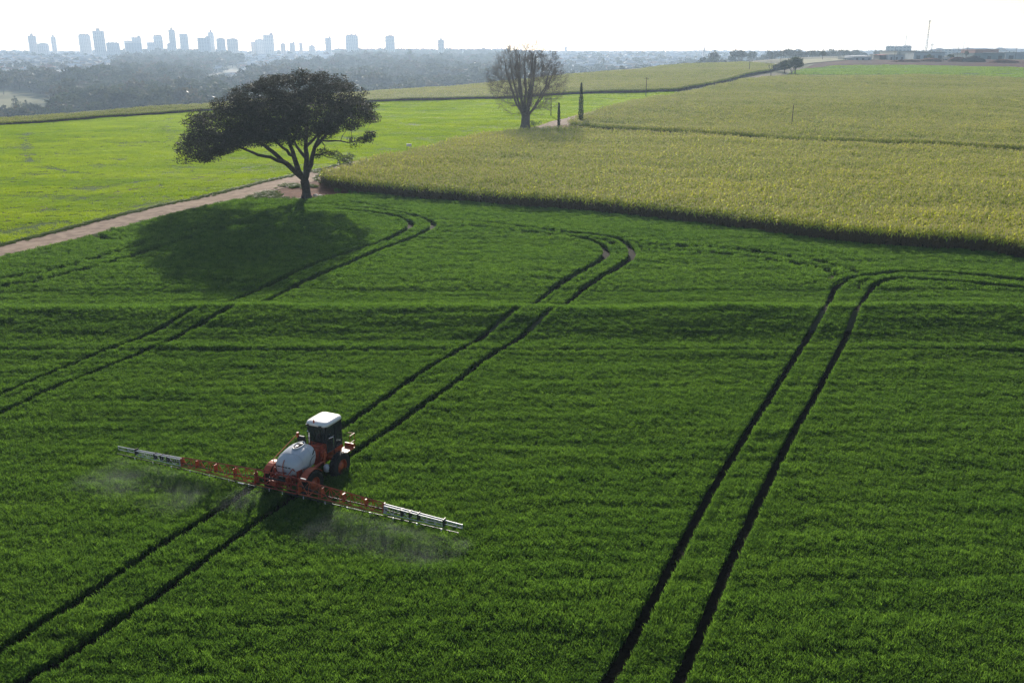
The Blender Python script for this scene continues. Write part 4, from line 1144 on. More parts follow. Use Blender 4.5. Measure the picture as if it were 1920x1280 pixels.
m_.bar((BX, -.5, 1.0), (BX - .25, .5, 1.55), .03, 4); m_.box((BX - .1, .2, 1.25), (.2, .5, .25)); m_.box((BX + .1, -.5, 1.5), (.2, .3, .3))
part(m_, "boom_centre_frame", M_ordk)
m_ = MB(); m_.box((BX - .02, -.35, 1.6), (.12, .4, .22)); m_.lathe([(.05, 0), (.05, 1.1)], (BX - .10, -.6, 1.5), 'Y', 8); part(m_, "valve_block", M_blk)
for s, side in ((1, "left"), (-1, "right")):
    m_ = MB(); truss(m_, s * 1.5, s * 6.9, .80, .50, .42, .34, 8, .030)
    inner = part(m_, "boom_inner_section", M_or, lab="orange lattice arm of the boom on the machine's own %s side" % side)
    for y in (1.5, 3.0, 4.4, 5.8, 6.9):
        q = MB(); q.box((BX, s * y, ZB + .33 * (1 - y * .03)), (.26, .07, .62 - .03 * y)); q.build("bracket", M_or, inner)
    m_ = MB(); truss(m_, s * 6.95, s * 10.5, .40, .30, .30, .24, 7, .019)
    for zz, xx in ((.40, .09), (.40, -.11)): m_.bar((BX + xx, s * 6.95, ZB + zz), (BX + xx * .9, s * 10.5, ZB + zz - .12), .026, 6)
    outer = part(m_, "boom_outer_section", M_alu, lab="white lattice end section of the boom on the machine's own %s side" % side)
    for y in (7.0, 8.0, 8.5, 9.0, 10.5):
        q = MB(); q.box((BX, s * y, ZB + .18), (.28, .05, .42)); q.build("clamp", M_blk if y > 7.5 else M_alu, outer)
    E = 12.0 if s > 0 else 11.55
    m_ = MB(); m_.bar((BX, s * 10.5, ZB + .30), (BX, s * E, ZB + .26), .032, 6); m_.bar((BX, s * 10.5, ZB + .08), (BX, s * E, ZB + .06), .022, 5)
    for y in (10.7, 11.2, E - .02): m_.bar((BX, s * y, ZB + .06), (BX, s * y, ZB + .3), .035, 4)
    m_.bar((BX, s * 10.7, ZB + .28), (BX, s * 11.3, ZB + .08), .02, 4); m_.bar((BX, s * 11.3, ZB + .28), (BX, s * (E - .05), ZB + .08), .015, 4)
    tip = part(m_, "boom_tip", M_alu)
    m_ = MB(); m_.bar((BX - .26, s * .3, ZB - .12), (BX - .22, s * (E - .1), ZB - .10), .025, 6); nb = part(m_, "spray_line", M_blk)
    for k in range(24):
        y = s * (.45 + k * .476)
        q = MB(); q.lathe([(.012, -.10), (.025, -.07), (.03, 0), (.03, .05)], (BX - .24, y, ZB - .13), n=6); q.build("nozzle", M_roof if k % 3 == 0 else M_blk, nb)
    m_ = MB(); m_.tube([(BX - .1, s * 1.4, 1.45), (BX - .1, s * 3.5, 1.16), (BX - .1, s * 6.8, 1.18), (BX - .1, s * 8.0, 1.1)], .03, 5); part(m_, "boom_hose", M_blk)
m_ = MB(); m_.bar((BX, -1.6, 1.85), (BX, -1.95, 1.84), .03, 6); m_.bar((BX - .28, 2.2, .86), (BX - .28, 2.6, .86), .03, 6); part(m_, "white_tube", M_roof)

# mist drifting behind the boom
def mist(name, y0, y1, depth, dens, lab, zt=.95, seed=0):
    mb = MB()
    V = [(BX - .15, y0, .25), (BX - .15, y1, .25), (BX - .20, y1, zt * .8), (BX - .20, y0, zt * .8), (BX - depth, y0, .25), (BX - depth, y1, .25), (BX - depth, y1, zt), (BX - depth, y0, zt)]
    mb.add(V, [(0, 1, 2, 3), (4, 7, 6, 5), (0, 4, 5, 1), (3, 2, 6, 7), (0, 3, 7, 4), (1, 5, 6, 2)])
    m = bpy.data.materials.new("mist_%d" % seed); m.use_nodes = True; nt = m.node_tree; nt.nodes.remove(nt.nodes["Principled BSDF"])
    v = nt.nodes.new("ShaderNodeVolumePrincipled"); v.inputs["Color"].default_value = (.93, .97, 1, 1); v.inputs["Anisotropy"].default_value = .3
    tc = nt.nodes.new("ShaderNodeTexCoord"); mp = nt.nodes.new("ShaderNodeMapping"); mp.inputs["Scale"].default_value = (.40, .7, .6); mp.inputs["Location"].default_value = (seed, 0, 0)
    n = nt.nodes.new("ShaderNodeTexNoise"); n.inputs["Scale"].default_value = 1.0; n.inputs["Detail"].default_value = 3
    nt.links.new(tc.outputs["Object"], mp.inputs[0]); nt.links.new(mp.outputs[0], n.inputs["Vector"])
    r = nt.nodes.new("ShaderNodeMapRange"); r.inputs[1].default_value = .25; r.inputs[2].default_value = .75; r.inputs[3].default_value = 0; r.inputs[4].default_value = dens
    nt.links.new(n.outputs[0], r.inputs[0])
    sp = nt.nodes.new("ShaderNodeSeparateXYZ"); nt.links.new(tc.outputs["Object"], sp.inputs[0])
    def rng_(sock, a, b):
        q = nt.nodes.new("ShaderNodeMapRange"); q.interpolation_type = 'SMOOTHSTEP'; q.inputs[1].default_value = a; q.inputs[2].default_value = b; nt.links.new(sp.outputs[sock], q.inputs[0]); return q.outputs[0]
    cur = r.outputs[0]
    for s_ in (rng_(0, BX - depth, BX - depth * .35), rng_(1, y0, y0 + .8), rng_(1, y1, y1 - .8), rng_(2, zt, zt * .45)):
        q = nt.nodes.new("ShaderNodeMath"); q.operation = 'MULTIPLY'; nt.links.new(cur, q.inputs[0]); nt.links.new(s_, q.inputs[1]); cur = q.outputs[0]
    nt.links.new(cur, v.inputs["Density"]); nt.links.new(v.outputs[0], nt.nodes["Material Output"].inputs["Volume"])
    m.cycles.volume_step_rate = 2.0
    o = mb.build(name, m); o.location = spr.location; o.rotation_euler = spr.rotation_euler
    tag(o, lab, "mist", kind='stuff')
mist("spray_mist", 3.2, 12.3, 5.2, .14, "thin white spray mist behind the boom's left arm", seed=1)
mist("spray_mist", .0, 3.0, 3.2, .13, "grey spray mist drifting over the wheel tracks behind the boom centre", seed=2)
mist("spray_mist", -12.6, -3.2, 4.2, .14, "thin white spray mist behind the boom's right arm", seed=3)

# ------------------------------------------------------------------ across the valley
def proj(x, y, z):
    """pixel of the photograph for a point of the place"""
    zz = z - CAM_H
    fw = y * math.cos(PITCH) - zz * math.sin(PITCH); up = y * math.sin(PITCH) + zz * math.cos(PITCH)
    return 960 + F_PX * x / fw, 640 - F_PX * up / fw
PASTURE = np.array([(-60, 172), (40, 170), (80, 178), (112, 186), (100, 196), (52, 192), (30, 206), (-60, 208)])
CLEAR = np.array([(430, 128), (482, 134), (425, 148), (392, 168), (378, 160), (400, 140)])
WOOD = [np.array([(-80, 156), (60, 156), (130, 160), (215, 146), (232, 102), (300, 102), (420, 106), (470, 122), (405, 135), (370, 165), (440, 165), (520, 132), (640, 126), (625, 99), (700, 95), (760, 98), (900, 96), (985, 108), (1010, 150), (1010, 260), (-80, 260)])]
def zones(P):
    z = hgt(P[:, 0], P[:, 1]); a, b = proj(P[:, 0], P[:, 1], z)
    Q = np.stack([a, b], 1)
    return Q, inpoly(Q, WOOD[0]), inpoly(Q, PASTURE), inpoly(Q, CLEAR)
M_wood1 = leaf_mat("wood_leaf", (0.035, 0.055, 0.022), (0.075, 0.095, 0.035), (1.2, 1.2, .6), trans=0.2, spec=0.02, patch=(0.085, 0.075, 0.045), pscale=0.01, pamount=.7)
M_wood2 = leaf_mat("wood_leaf_warm", (0.085, 0.07, 0.045), (0.12, 0.10, 0.06), (1.2, 1.2, .6), trans=0.2, spec=0.02)
def canopy(seed, m, H=11., R=5.5):
    rg = np.random.default_rng(seed); pts = []
    mb = MB(); mb.tube([(0, 0, -1), (0, 0, H * .6)], [.3, .15], 4, mi=1)
    for k in range(9):
        d = rg.normal(0, 1, 3); d /= np.linalg.norm(d)
        pts.append(clump_points((d[0] * R * .55, d[1] * R * .55, H * .62 + abs(d[2]) * H * .2), R * .48, R * .48, R * .40, 34, rg))
    V, F = leaf_cards(np.concatenate(pts), 1.9, rg, aspect=1.5); mb.add(V, F, 0)
    return source("canopy_tree", mb, [m, M_bark])
cvt = [canopy(100 + k, M_wood1) for k in range(5)] + [canopy(110, M_wood2)]
rows = []; y = 500.0
while y < 3400:
    sp = 7.6 + 0.004 * (y - 500); xl = -0.63 * y - 20; xr = float(CREST(y)) - 25
    xr = min(xr, 0.60 * y)
    n = int((xr - xl) / sp)
    if n > 0: rows.append(np.stack([np.linspace(xl, xr, n) + RNG.uniform(-.5, .5, n) * sp, np.full(n, y) + RNG.uniform(-.5, .5, n) * sp], 1))
    y += sp * 0.95
Pw = np.concatenate(rows)
Q, inW, inP, inC = zones(Pw)
dens = np.where(inW, 0.97, 0.16); dens = np.where(inP | inC, 0.02, dens); dens = np.where(~inW & (Q[:, 0] > 1010), .26, dens)
cl = noise2(Pw[:, 0], Pw[:, 1], 60, 60, 41); dens = np.where(~inW & ~inP & ~inC, np.clip(dens + .16 * cl, .02, .8), dens)
_zt = hgt(Pw[:, 0], Pw[:, 1])
for _h in (4., 8., 12.): dens = np.where(inpoly(np.stack(proj(Pw[:, 0], Pw[:, 1], _zt + _h), 1), PASTURE), .0, dens)
Pw = Pw[RNG.uniform(0, 1, len(Pw)) < dens]
Q2 = np.stack(proj(Pw[:, 0], Pw[:, 1], hgt(Pw[:, 0], Pw[:, 1])), 1)
sw = np.clip(1.1 + .30 * RNG.normal(0, 1, len(Pw)) + .25 * noise2(Pw[:, 0], Pw[:, 1], 45, 45, 42), .5, 1.9)
sw = np.where(inpoly(Q2, WOOD[0]), sw, sw * .72)
zc = hgt(Pw[:, 0], Pw[:, 1]) - 1.0; lim = CAM_H + (100 - np.where(Q2[:, 0] > 1010, 95.5, np.where(Pw[:, 1] > 1700, 92.5, 96))) / 1785 * Pw[:, 1]
sw = np.minimum(sw, (lim - zc) / 11.0); kk = sw > .3
kk &= Pw[:, 1] > np.interp(Q2[:, 0], [0, 600, 760, 1000], [500, 600, 850, 1000])
kk &= ~((Q2[:, 0] > 1010) & (Pw[:, 1] < 950)); Pw = Pw[kk]; sw = sw[kk]
scatter("woods", np.c_[Pw, hgt(Pw[:, 0], Pw[:, 1]) - 1.0], cvt, sc=np.stack([sw, sw, sw * RNG.uniform(.8, 1.2, len(Pw))], 1), label="hazy blue woods covering the far side of the valley", cat="woods")
M_past = mat("pasture", (0.20, 0.19, 0.08), rough=.95, spec=.1, col2=(0.13, 0.13, 0.05), vscale=.03)
def patch(name, pxs, m, step, lift=.3):
    c = []
    for a, b in pxs: c.append(G(a, b))
    return sheet(name, np.array(c), step, lift, m)
patch("hillside_pasture", [(-60, 173), (40, 171), (80, 178), (110, 186), (100, 196), (52, 193), (30, 205), (-60, 206)], M_past, 15)
patch("hillside_path", [(430, 129), (480, 134), (425, 147), (392, 166), (380, 160), (402, 140)], mat("pale_soil", (.12, .11, .07), rough=.95), 20)

# houses
M_wallw = mat("house_wall", (0.62, 0.60, 0.57), rough=.8); M_wallt = mat("house_wall_tan", (0.45, 0.36, 0.28), rough=.8)
M_rt = mat("terracotta_roof", (0.33, 0.13, 0.08), rough=.8); M_rg = mat("grey_roof", (0.35, 0.35, 0.36), rough=.8, spec=.05); M_rw = mat("white_roof", (0.66, 0.66, 0.66), rough=.8, spec=.05)
M_win = mat("window_dark", (0.03, 0.035, 0.045), rough=.2)
def house_mesh(L, W, H, wall, roof, hip, seed):
    mb = MB(); mb.box((0, 0, H / 2 - 1.5), (L, W, H + 3), mi=0)
    o = .5; R = H + W * .24; z = H + .02; x, y = L / 2 + o, W / 2 + o; rx = x - (W / 2 if hip else 0)
    mb.add([(-x, -y, z), (x, -y, z), (x, y, z), (-x, y, z), (-rx, 0, R), (rx, 0, R)], [(0, 1, 5, 4), (2, 3, 4, 5), (1, 2, 5), (3, 0, 4), (0, 3, 2, 1)], 1)
    rg = np.random.default_rng(seed)
    for s in (-1, 1):
        for k in range(3): mb.box((L * (-.3 + .3 * k), s * (W / 2 + .02), H * .55), (1.2, .06, 1.1 if k != 1 else 1.9), mi=2)
    return mb.mesh("house", [wall, roof, M_win])
HM = [(house_mesh(12, 8, 3.2, M_wallw, M_rt, True, 1), 'r'), (house_mesh(14, 9, 3.4, M_wallt, M_rt, False, 2), 'r'), (house_mesh(11, 8, 5.8, M_wallw, M_rg, False, 3), 'g'), (house_mesh(18, 11, 4.5, M_wallw, M_rw, False, 4), 'w'), (house_mesh(10, 8, 3.2, M_wallw, M_rw, True, 5), 'w'), (house_mesh(13, 9, 6.2, M_wallt, M_rg, True, 6), 'g')]
hrows = []; y = 820.0
while y < 3300:
    sp = 16; xl = -0.62 * y; xr = min(float(CREST(y)) - 25, .6 * y); n = int((xr - xl) / sp)
    if n > 0: hrows.append(np.stack([np.linspace(xl, xr, n) + RNG.uniform(-.35, .35, n) * sp, np.full(n, y) + RNG.uniform(-.35, .35, n) * sp * 1.2], 1))
    y += sp * 1.5
Ph = np.concatenate(hrows); Q, inW, inP, inC = zones(Ph)
keep = ~inW & ~inP & ~inC & (Q[:, 1] < np.interp(Q[:, 0], [0, 215, 235, 480, 640, 1010, 1060, 1300, 1450], [162, 154, 125, 165, 140, 108, 150, 125, 113]))
keep &= ~((Q[:, 0] > 1330) & (Ph[:, 1] < 1600)) & ~((Q[:, 0] > 1010) & (Ph[:, 1] < 950))
keep &= (noise2(Ph[:, 0], Ph[:, 1], 70, 70, 51) > -.7)
Ph = Ph[keep]; Ph = Ph[np.argsort(Ph[:, 1])]; near = Ph[:250]; rest = Ph[250:]
LBL = {'r': ("small house with a terracotta roof on the hazy hillside across the valley", "terracotta roofed houses across the valley"), 'g': ("pale house with a grey roof on the hazy hillside across the valley", "grey roofed houses across the valley"), 'w': ("pale house with a bright white roof on the hazy hillside across the valley", "white roofed houses across the valley")}
for i, p in enumerate(near):
    me, kk = HM[int(RNG.integers(0, 6))]
    o = bpy.data.objects.new("house", me); o.location = (p[0], p[1], float(hgt(p[0], p[1])) + .8); o.rotation_euler = (0, 0, RNG.uniform(-.5, .5) + (1.57 if RNG.uniform() < .25 else 0)); link(o)
    tag(o, LBL[kk][0], "house", LBL[kk][1])
hv = []
for me, kk in HM: hv.append(bpy.data.objects.new("house_kind", me))
scatter("distant_houses", np.c_[rest, hgt(rest[:, 0], rest[:, 1]) + .8], hv, rz=RNG.uniform(-.6, .6, len(rest)), sc=RNG.uniform(.9, 1.5, len(rest)), label="pale mass of town houses below the towers on the skyline", cat="houses")

# ------------------------------------------------------------------ towers on the skyline
def facade(name, wall, win, fw_, fh):
    m = bpy.data.materials.new(name); m.use_nodes = True; nt = m.node_tree; b = nt.nodes["Principled BSDF"]; b.inputs["Roughness"].default_value = .6
    tc = nt.nodes.new("ShaderNodeTexCoord"); mp = nt.nodes.new("ShaderNodeMapping"); mp.inputs["Rotation"].default_value = (math.pi / 2, 0, 0)
    br = nt.nodes.new("ShaderNodeTexBrick"); br.offset = 0; br.inputs["Scale"].default_value = 1; br.inputs["Mortar Size"].default_value = .9; br.inputs["Mortar Smooth"].default_value = 0
    br.inputs["Brick Width"].default_value = fw_; br.inputs["Row Height"].default_value = fh
    br.inputs["Color1"].default_value = (*win, 1); br.inputs["Color2"].default_value = (*[c * 1.4 for c in win], 1); br.inputs["Mortar"].default_value = (*wall, 1)
    nt.links.new(tc.outputs["Object"], mp.inputs[0]); nt.links.new(mp.outputs[0], br.inputs["Vector"]); nt.links.new(br.outputs[0], b.inputs["Base Color"])
    return m
FW = [facade("facade_white", (.80, .80, .80), (.30, .33, .38), 4.5, 3.1), facade("facade_grey", (.62, .64, .67), (.24, .27, .32), 3.8, 3.1), facade("facade_tan", (.72, .66, .62), (.3, .3, .33), 5.0, 3.1), facade("facade_glass", (.52, .56, .62), (.24, .29, .36), 6, 3.1)]
M_conc = mat("concrete", (.5, .5, .5), rough=.8)
def tower(x0, x1, top, Y, lab, f=0, shape=0, name="apartment_tower", group="towers on the skyline", rz=0.0, depth=None):
    x = at((x0 + x1) / 2, Y); w = (x1 - x0) / 1785 * Y; zt = zpix((x0 + x1) / 2, top, Y); zb = float(hgt(x, Y)) - 1; H = zt - zb
    rt = empty(name, (x, Y, zb), rz + math.atan2(-x, Y) + .06 * math.sin(x0 * 7)); tag(rt, lab, "tower", group); d = depth or max(14, w * .8)
    hb = H * (.93 if shape != 5 else 1)
    m_ = MB(); m_.box((0, 0, hb / 2), (w, d, hb))
    if shape == 1:
        m_.box((-w * .25, -d / 2 - .8, hb / 2), (w * .22, 1.6, hb * .98)); m_.box((w * .25, -d / 2 - .8, hb / 2), (w * .22, 1.6, hb * .98))
    if shape == 4: m_.box((0, -d / 2 - 1, hb / 2 + .5), (w * .3, 2, hb + 1))
    m_.build("body", FW[f], rt)
    m_ = MB()
    if shape in (0, 1): m_.box((0, 0, hb + H * .02), (w * .9, d * .8, H * .04)); m_.box((w * .05, 0, hb + H * .035), (w * .42, d * .5, H * .07))
    elif shape == 2: m_.box((w * .28, 0, hb + H * .035), (w * .3, d * .5, H * .07))
    elif shape == 3: m_.box((0, 0, hb + H * .02), (w * .8, d * .7, H * .04)); m_.box((-w * .3, 0, hb + H * .03), (w * .15, d * .3, H * .06)); m_.box((w * .3, 0, hb + H * .03), (w * .15, d * .3, H * .06)); m_.box((0, 0, hb + H * .035), (w * .2, d * .3, H * .07))
    elif shape == 4: m_.box((0, 0, hb + H * .04), (w * .34, d * .5, H * .08))
    else: m_.box((0, 0, hb + .3), (w * .8, d * .8, .6))
    m_.build("roof_block", M_conc, rt)
    if H > 35 and shape in (1, 4):
        m_ = MB(); m_.bar((w * .05, 0, hb), (w * .05, 0, zt - zb + H * .03), .5, 4); m_.build("antenna", M_metalg, rt)
    return rt
ORD = ["first", "second", "third", "fourth", "fifth", "sixth", "seventh", "eighth", "ninth", "tenth"]
TW = [
 (57, 71, 64, 2300, 1, 4, "leftmost tower of the skyline, tall and grey"), (73, 92, 81, 2280, 0, 0, "low pale block touching the right side of the leftmost tower"), (99.5, 108, 66, 2350, 0, 4, "very slim lone tower, second tall one from the left"),
 (152, 172, 63, 2300, 1, 3, "broad grey tower just left of the tallest striped white tower"), (179, 199, 54, 2250, 0, 4, "tall white tower with dark vertical stripe, third tall one from the left"), (202, 225, 79, 2260, 1, 3, "low grey block right of the striped white tower"),
 (235.5, 249, 76, 2350, 0, 0, "small pale block with antenna on the left of a rounded tower"), (250, 267, 67, 2320, 1, 2, "rounded grey tower rising behind a long low block"), (238, 266, 81, 2250, 3, 5, "long low grey block in front of the rounded tower"),
 (278, 292, 80, 2300, 0, 5, "low white block left of a stepped pale tower"), (291, 307, 65, 2330, 0, 3, "stepped pale tower with turreted top"), (315, 323, 81, 2280, 1, 0, "short block at the foot of the tallest slender tower"), (320, 332, 52, 2320, 1, 4, "slenderest tall grey tower, highest point of the skyline"),
 (340, 355, 64, 2340, 1, 5, "plain flat topped grey slab right of the highest tower"), (373, 396, 68, 2200, 3, 2, "wide dark grey tower with stepped roof"), (393, 404, 57, 2260, 0, 4, "slim white tower rising behind the wide dark grey tower"),
 (408, 424, 71, 2240, 1, 0, "squarish banded grey tower right of the slim white one"), (427.5, 447.5, 72, 2260, 2, 1, "broad pinkish grey tower, above the left shoulder of the umbrella tree"), (472, 480, 79, 2300, 2, 5, "short tan block at the left of a tight cluster of three"),
 (480, 496, 73, 2310, 0, 1, "middle pale tower in the tight cluster of three"), (496, 515, 62, 2250, 0, 2, "white tower with horizontal bands, tallest of the tight cluster"), (527, 536, 81, 2330, 2, 0, "small pinkish block right of the banded white tower"),
 (544, 554, 78, 2330, 1, 2, "small grey tower with a raised right corner"), (562, 568, 81, 2350, 2, 5, "narrowest small tower left of the pyramid-roofed block"), (580, 591, 84, 2340, 1, 4, "small low block with a pointed roof block"),
 (611, 622, 68, 2280, 1, 2, "thin grey tower with a tall corner fin, standing alone above the umbrella tree"), (649, 672.5, 64, 2280, 0, 3, "broad white tower with three roof turrets"), (723, 741, 66, 2260, 0, 0, "lone white tower between the broad turreted one and a round tree"),
 (821.5, 833, 72, 2280, 2, 4, "lone slim pinkish tower left of the bare tree"), (1059, 1063, 88, 2400, 0, 5, "tiny thin tower on the skyline just right of the bare tree"), (1491, 1499, 93, 1500, 0, 5, "small white block on the skyline above the roadside bush"),
]
for x0, x1, top, Y, f, shp, lab in TW: tower(x0, x1, top, Y, lab, f, shp)
# church spires
for px, top, lab in ((868, 89, "small pointed church spire on the skyline left of the bare tree"), (1320, 87, "thin dark church spire on the right part of the skyline")):
    Y = 2100; x = at(px, Y); zb = float(hgt(x, Y)); H = zpix(px, top, Y) - zb; rt = empty("church", (x, Y, zb)); tag(rt, lab, "church")
    m_ = MB(); m_.box((0, 0, H * .3), (6, 6, H * .6)); m_.build("bell_tower", FW[2], rt); m_ = MB(); m_.box((0, 0, H * .8), (5.5, 5.5, H * .4), taper=.05); m_.build("spire", M_rg, rt); m_ = MB(); m_.box((0, 14, H * .16), (12, 24, H * .32)); m_.build("nave", M_wallw, rt)
# trees that stand out
def far_tree(px, top, Y, wpx, lab, seed, group=None, m=None):
    x = at(px, Y); zb = float(hgt(x, Y)); H = max(5, zpix(px, top, Y) - zb)
    return round_tree((x, Y, zb), H, wpx / 2 / 1785 * Y, lab, m or M_leafmid, seed, n=700, leaf=1.3 * Y / 1500, clumps=12, trunk_h=.2, group=group)
far_tree(768, 87, 1500, 19, "round tree standing above the skyline right of the lone white tower", 61)
far_tree(1555, 91, 1350, 13, "round tree on the right skyline left of the white shed", 62)
far_tree(1576, 94, 1200, 20, "dark wide tree on the right skyline above the red soil", 63)
far_tree(1407, 94, 1500, 15, "rounded dark tree on the skyline above the ridge corn", 64)
far_tree(13, 176, 730, 14, "small lone tree in the hillside pasture at the left edge", 65); far_tree(32, 182, 720, 10, "smaller lone tree right of another in the hillside pasture", 66)
far_tree(82, 191, 700, 34, "big dark rounded tree at the lower right of the hillside pasture", 67); far_tree(22, 187, 690, 28, "dark tree below the two lone pasture trees", 68)
protos = [round_tree((0, 0, 0), 9.0, 5.5, "x", M_leafmid, 70 + k, n=420, leaf=1.7, clumps=9, trunk_h=.15) for k in range(3)]
first = [True] * 3; ntree = 0
for px in np.arange(1068, 1660, 9.5):
    px = px + RNG.uniform(-5, 5); Y = RNG.uniform(1900, 2500); x = at(px, Y)
    k = int(RNG.integers(0, 3)); o = protos[k] if first[k] else copy_tree(protos[k]); first[k] = False
    s = RNG.uniform(.7, 1.15); o.location = (x, Y, float(hgt(x, Y)) - .5); o.scale = (s * RNG.uniform(1, 1.4), s, s * RNG.uniform(.85, 1.15)); o.rotation_euler = (0, 0, RNG.uniform(0, 6))
    tag(o, "hazy tree in the row of trees along the right skyline", "tree", "row of hazy trees along the right skyline"); ntree += 1

# ------------------------------------------------------------------ right skyline: red soil, warehouses, masts
patch("red_soil_ground", [(1500, 131), (1566, 123.5), (1675, 122.5), (1784, 124.5), (1916, 128), (2060, 131), (2060, 113), (1900, 112.5), (1750, 112), (1600, 112.5), (1540, 117)], mat("dark_red_soil", (.11, .045, .03), rough=.95, spec=.05, col2=(.05, .03, .025), vscale=.05), 10, .12)
patch("far_field", [(1508, 122), (1540, 118), (1590, 113.5), (1592, 110.5), (1520, 112), (1490, 114)], mat("far_tan_field", (.22, .21, .09), rough=.95, var=.2, vscale=.1), 12, .5)
M_shed = mat("shed_wall", (.52, .55, .58), rough=.5, var=.12, vscale=.2); M_shedw = mat("shed_white", (.70, .69, .66), rough=.5); M_shedt = mat("shed_teal", (.20, .27, .29), rough=.5); M_redroof = mat("rust_roof", (.40, .17, .12), rough=.6)
def shed(x0, x1, top, base, lab, wall, roof, depth=40, name="warehouse", flat=False, doors=3, Y=None):
    xm = (x0 + x1) / 2
    if Y is None:
        q = G(xm, base); Y = q[1]
    x = at(xm, Y); zb = float(hgt(x, Y)) - .5; w = (x1 - x0) / 1785 * Y; H = zpix(xm, top, Y) - zb
    rt = empty(name, (x, Y, zb)); tag(rt, lab, "warehouse"); he = H * (.98 if flat else .84)
    m_ = MB(); m_.box((0, depth / 2, he / 2), (w, depth, he)); m_.build("wall", wall, rt)
    m_ = MB(); o = .5
    if flat: m_.box((0, depth / 2, he + H * .03), (w + .6, depth + .6, H * .06))
    else: m_.add([(-w / 2 - o, -o, he + .02), (w / 2 + o, -o, he + .02), (w / 2 + o, depth + o, he + .02), (-w / 2 - o, depth + o, he + .02), (-w / 2 - o, depth / 2, H), (w / 2 + o, depth / 2, H)], [(0, 1, 5, 4), (2, 3, 4, 5), (1, 2, 5), (3, 0, 4), (0, 3, 2, 1)])
    m_.build("roof", roof, rt)
    for k in range(doors):
        m_ = MB(); m_.box((w * (-.35 + .7 * k / max(1, doors - 1)), -.06, he * .3), (min(5, w * .12), .12, he * .6)); m_.build("door", M_grille, rt)
    return rt
shed(1603, 1636, 104.5, 113, "low white roofed shed left of the big warehouses", M_shed, M_rw)
shed(1583, 1603, 107, 113, "small pale block left of the low white shed", M_wallw, M_rw, 15, doors=1)
shed(1640, 1652, 101.5, 112, "narrow white building beside the dark open shed", M_shedw, M_rg, 12, doors=1)
shed(1650, 1668, 102, 112.5, "dark open fronted shed left of the grey warehouse", M_grille, M_ordk, 14, doors=2)
shed(1668, 1697, 103, 113, "grey blue flat warehouse in front of the apartment block", M_shed, M_rg, 30, flat=True)
shed(1682, 1716, 96, 110.5, "tall beige warehouse wall left of the lattice mast", mat("beige_wall", (.55, .52, .46), rough=.7), M_rg, 40, flat=True, doors=1)
shed(1714, 1772, 98.5, 111.5, "long blue grey warehouse right of the lattice mast", M_shed, M_rg, 50, flat=True, doors=4)
shed(1827, 1885, 100, 111.5, "dark teal warehouse right of the soil heap", M_shedt, M_rg, 40, flat=True, doors=3)
shed(1828, 1872, 93.5, 108, "rust red building top behind the dark teal warehouse", M_redroof, M_redroof, 30, flat=True, doors=1)
shed(1886, 1960, 99, 111, "long pale grey wall at the right edge of the skyline", M_shed, M_rg, 40, flat=True, doors=2)
for x0, x1, top, lab in ((1660, 1676, 86, "left apartment block of three behind the beige warehouse"), (1677, 1690, 86.5, "middle apartment block of three behind the beige warehouse"), (1691, 1707, 85.5, "right apartment block of three behind the beige warehouse"), (1767, 1788, 92, "left pale apartment block right of the lattice mast"), (1788, 1807, 95, "right pale apartment block left of the soil heap")):
    tower(x0, x1, top, 1250, lab, 0, 3, "apartment_block", "apartment blocks behind the warehouses", depth=16)
def mast(px, top, base, lab, r=1.2, Y=950):
    x = at(px, Y); zb = float(hgt(x, Y)); H = zpix(px, top, Y) - zb; rt = empty("lattice_mast", (x, Y, zb)); tag(rt, lab, "mast")
    m_ = MB(); n = 14; c = [(math.cos(a) * r, math.sin(a) * r) for a in (.5, 2.6, 4.7)]
    for k in range(n):
        z0, z1 = H * k / n, H * (k + 1) / n; t0, t1 = 1 - .72 * k / n, 1 - .72 * (k + 1) / n
        for j in range(3):
            a, b = c[j], c[(j + 1) % 3]
            m_.bar((a[0] * t0, a[1] * t0, z0), (a[0] * t1, a[1] * t1, z1), .17, 4); m_.bar((a[0] * t0, a[1] * t0, z0), (b[0] * t1, b[1] * t1, z1), .09, 4); m_.bar((b[0] * t0, b[1] * t0, z0), (a[0] * t1, a[1] * t1, z1), .05, 4)
    m_.build("lattice", M_metalg, rt)
    m_ = MB()
    for k in range(3): a = k * 2.1; m_.box((math.cos(a) * 1.1, math.sin(a) * 1.1, H - 1.2), (.35, .35, 2.2), rz=a); m_.bar((0, 0, H - 1.2), (math.cos(a) * 1.1, math.sin(a) * 1.1, H - 1.2), .08, 4)
    m_.build("aerial", M_white, rt)
mast(1736, 38, 97, "tallest lattice mast, rising above the warehouses"); mast(1696, 66, 90, "thin mast behind the three apartment blocks", .5, 1300); mast(1746, 82, 98, "short thin mast just right of the tallest lattice mast", .35, 1000)
for px, top, lab in ((1641, 88, "slim pole by the narrow white building"), (1678, 85, "tall slim pole in front of the beige warehouse"), (1583, 88, "faint slim pole above the small pale block"), (1796, 88, "slim pole in front of the right pale apartment block"), (1805, 80, "tall thin pole left of the soil heap"), (1813, 88, "short pole above the left end of the soil heap"), (1905, 90, "slim pole near the right edge of the skyline")):
    r_ = pole(px, 0, top, .14, lab, True, y=760)
p = G3(1824, 116); hp = empty("soil_heap", tuple(p)); tag(hp, "dark heap of soil in front of the teal warehouse", "heap")
import bmesh
bm = bmesh.new(); bmesh.ops.create_icosphere(bm, subdivisions=4, radius=1); rg = np.random.default_rng(3)
for v in bm.verts:
    q = math.sin(v.co.x * 9 + 1) * .06 + math.sin(v.co.y * 11) * .06 + rg.normal(0, .02); w_ = 46 / 1785 * p[1] / 2
    v.co = Vector((v.co.x * w_ * (1 + q), v.co.y * w_ * .5, max(v.co.z, -.1) * (1 - .35 * abs(v.co.x)) * 10.5 / 1785 * p[1] * (1 + q)))
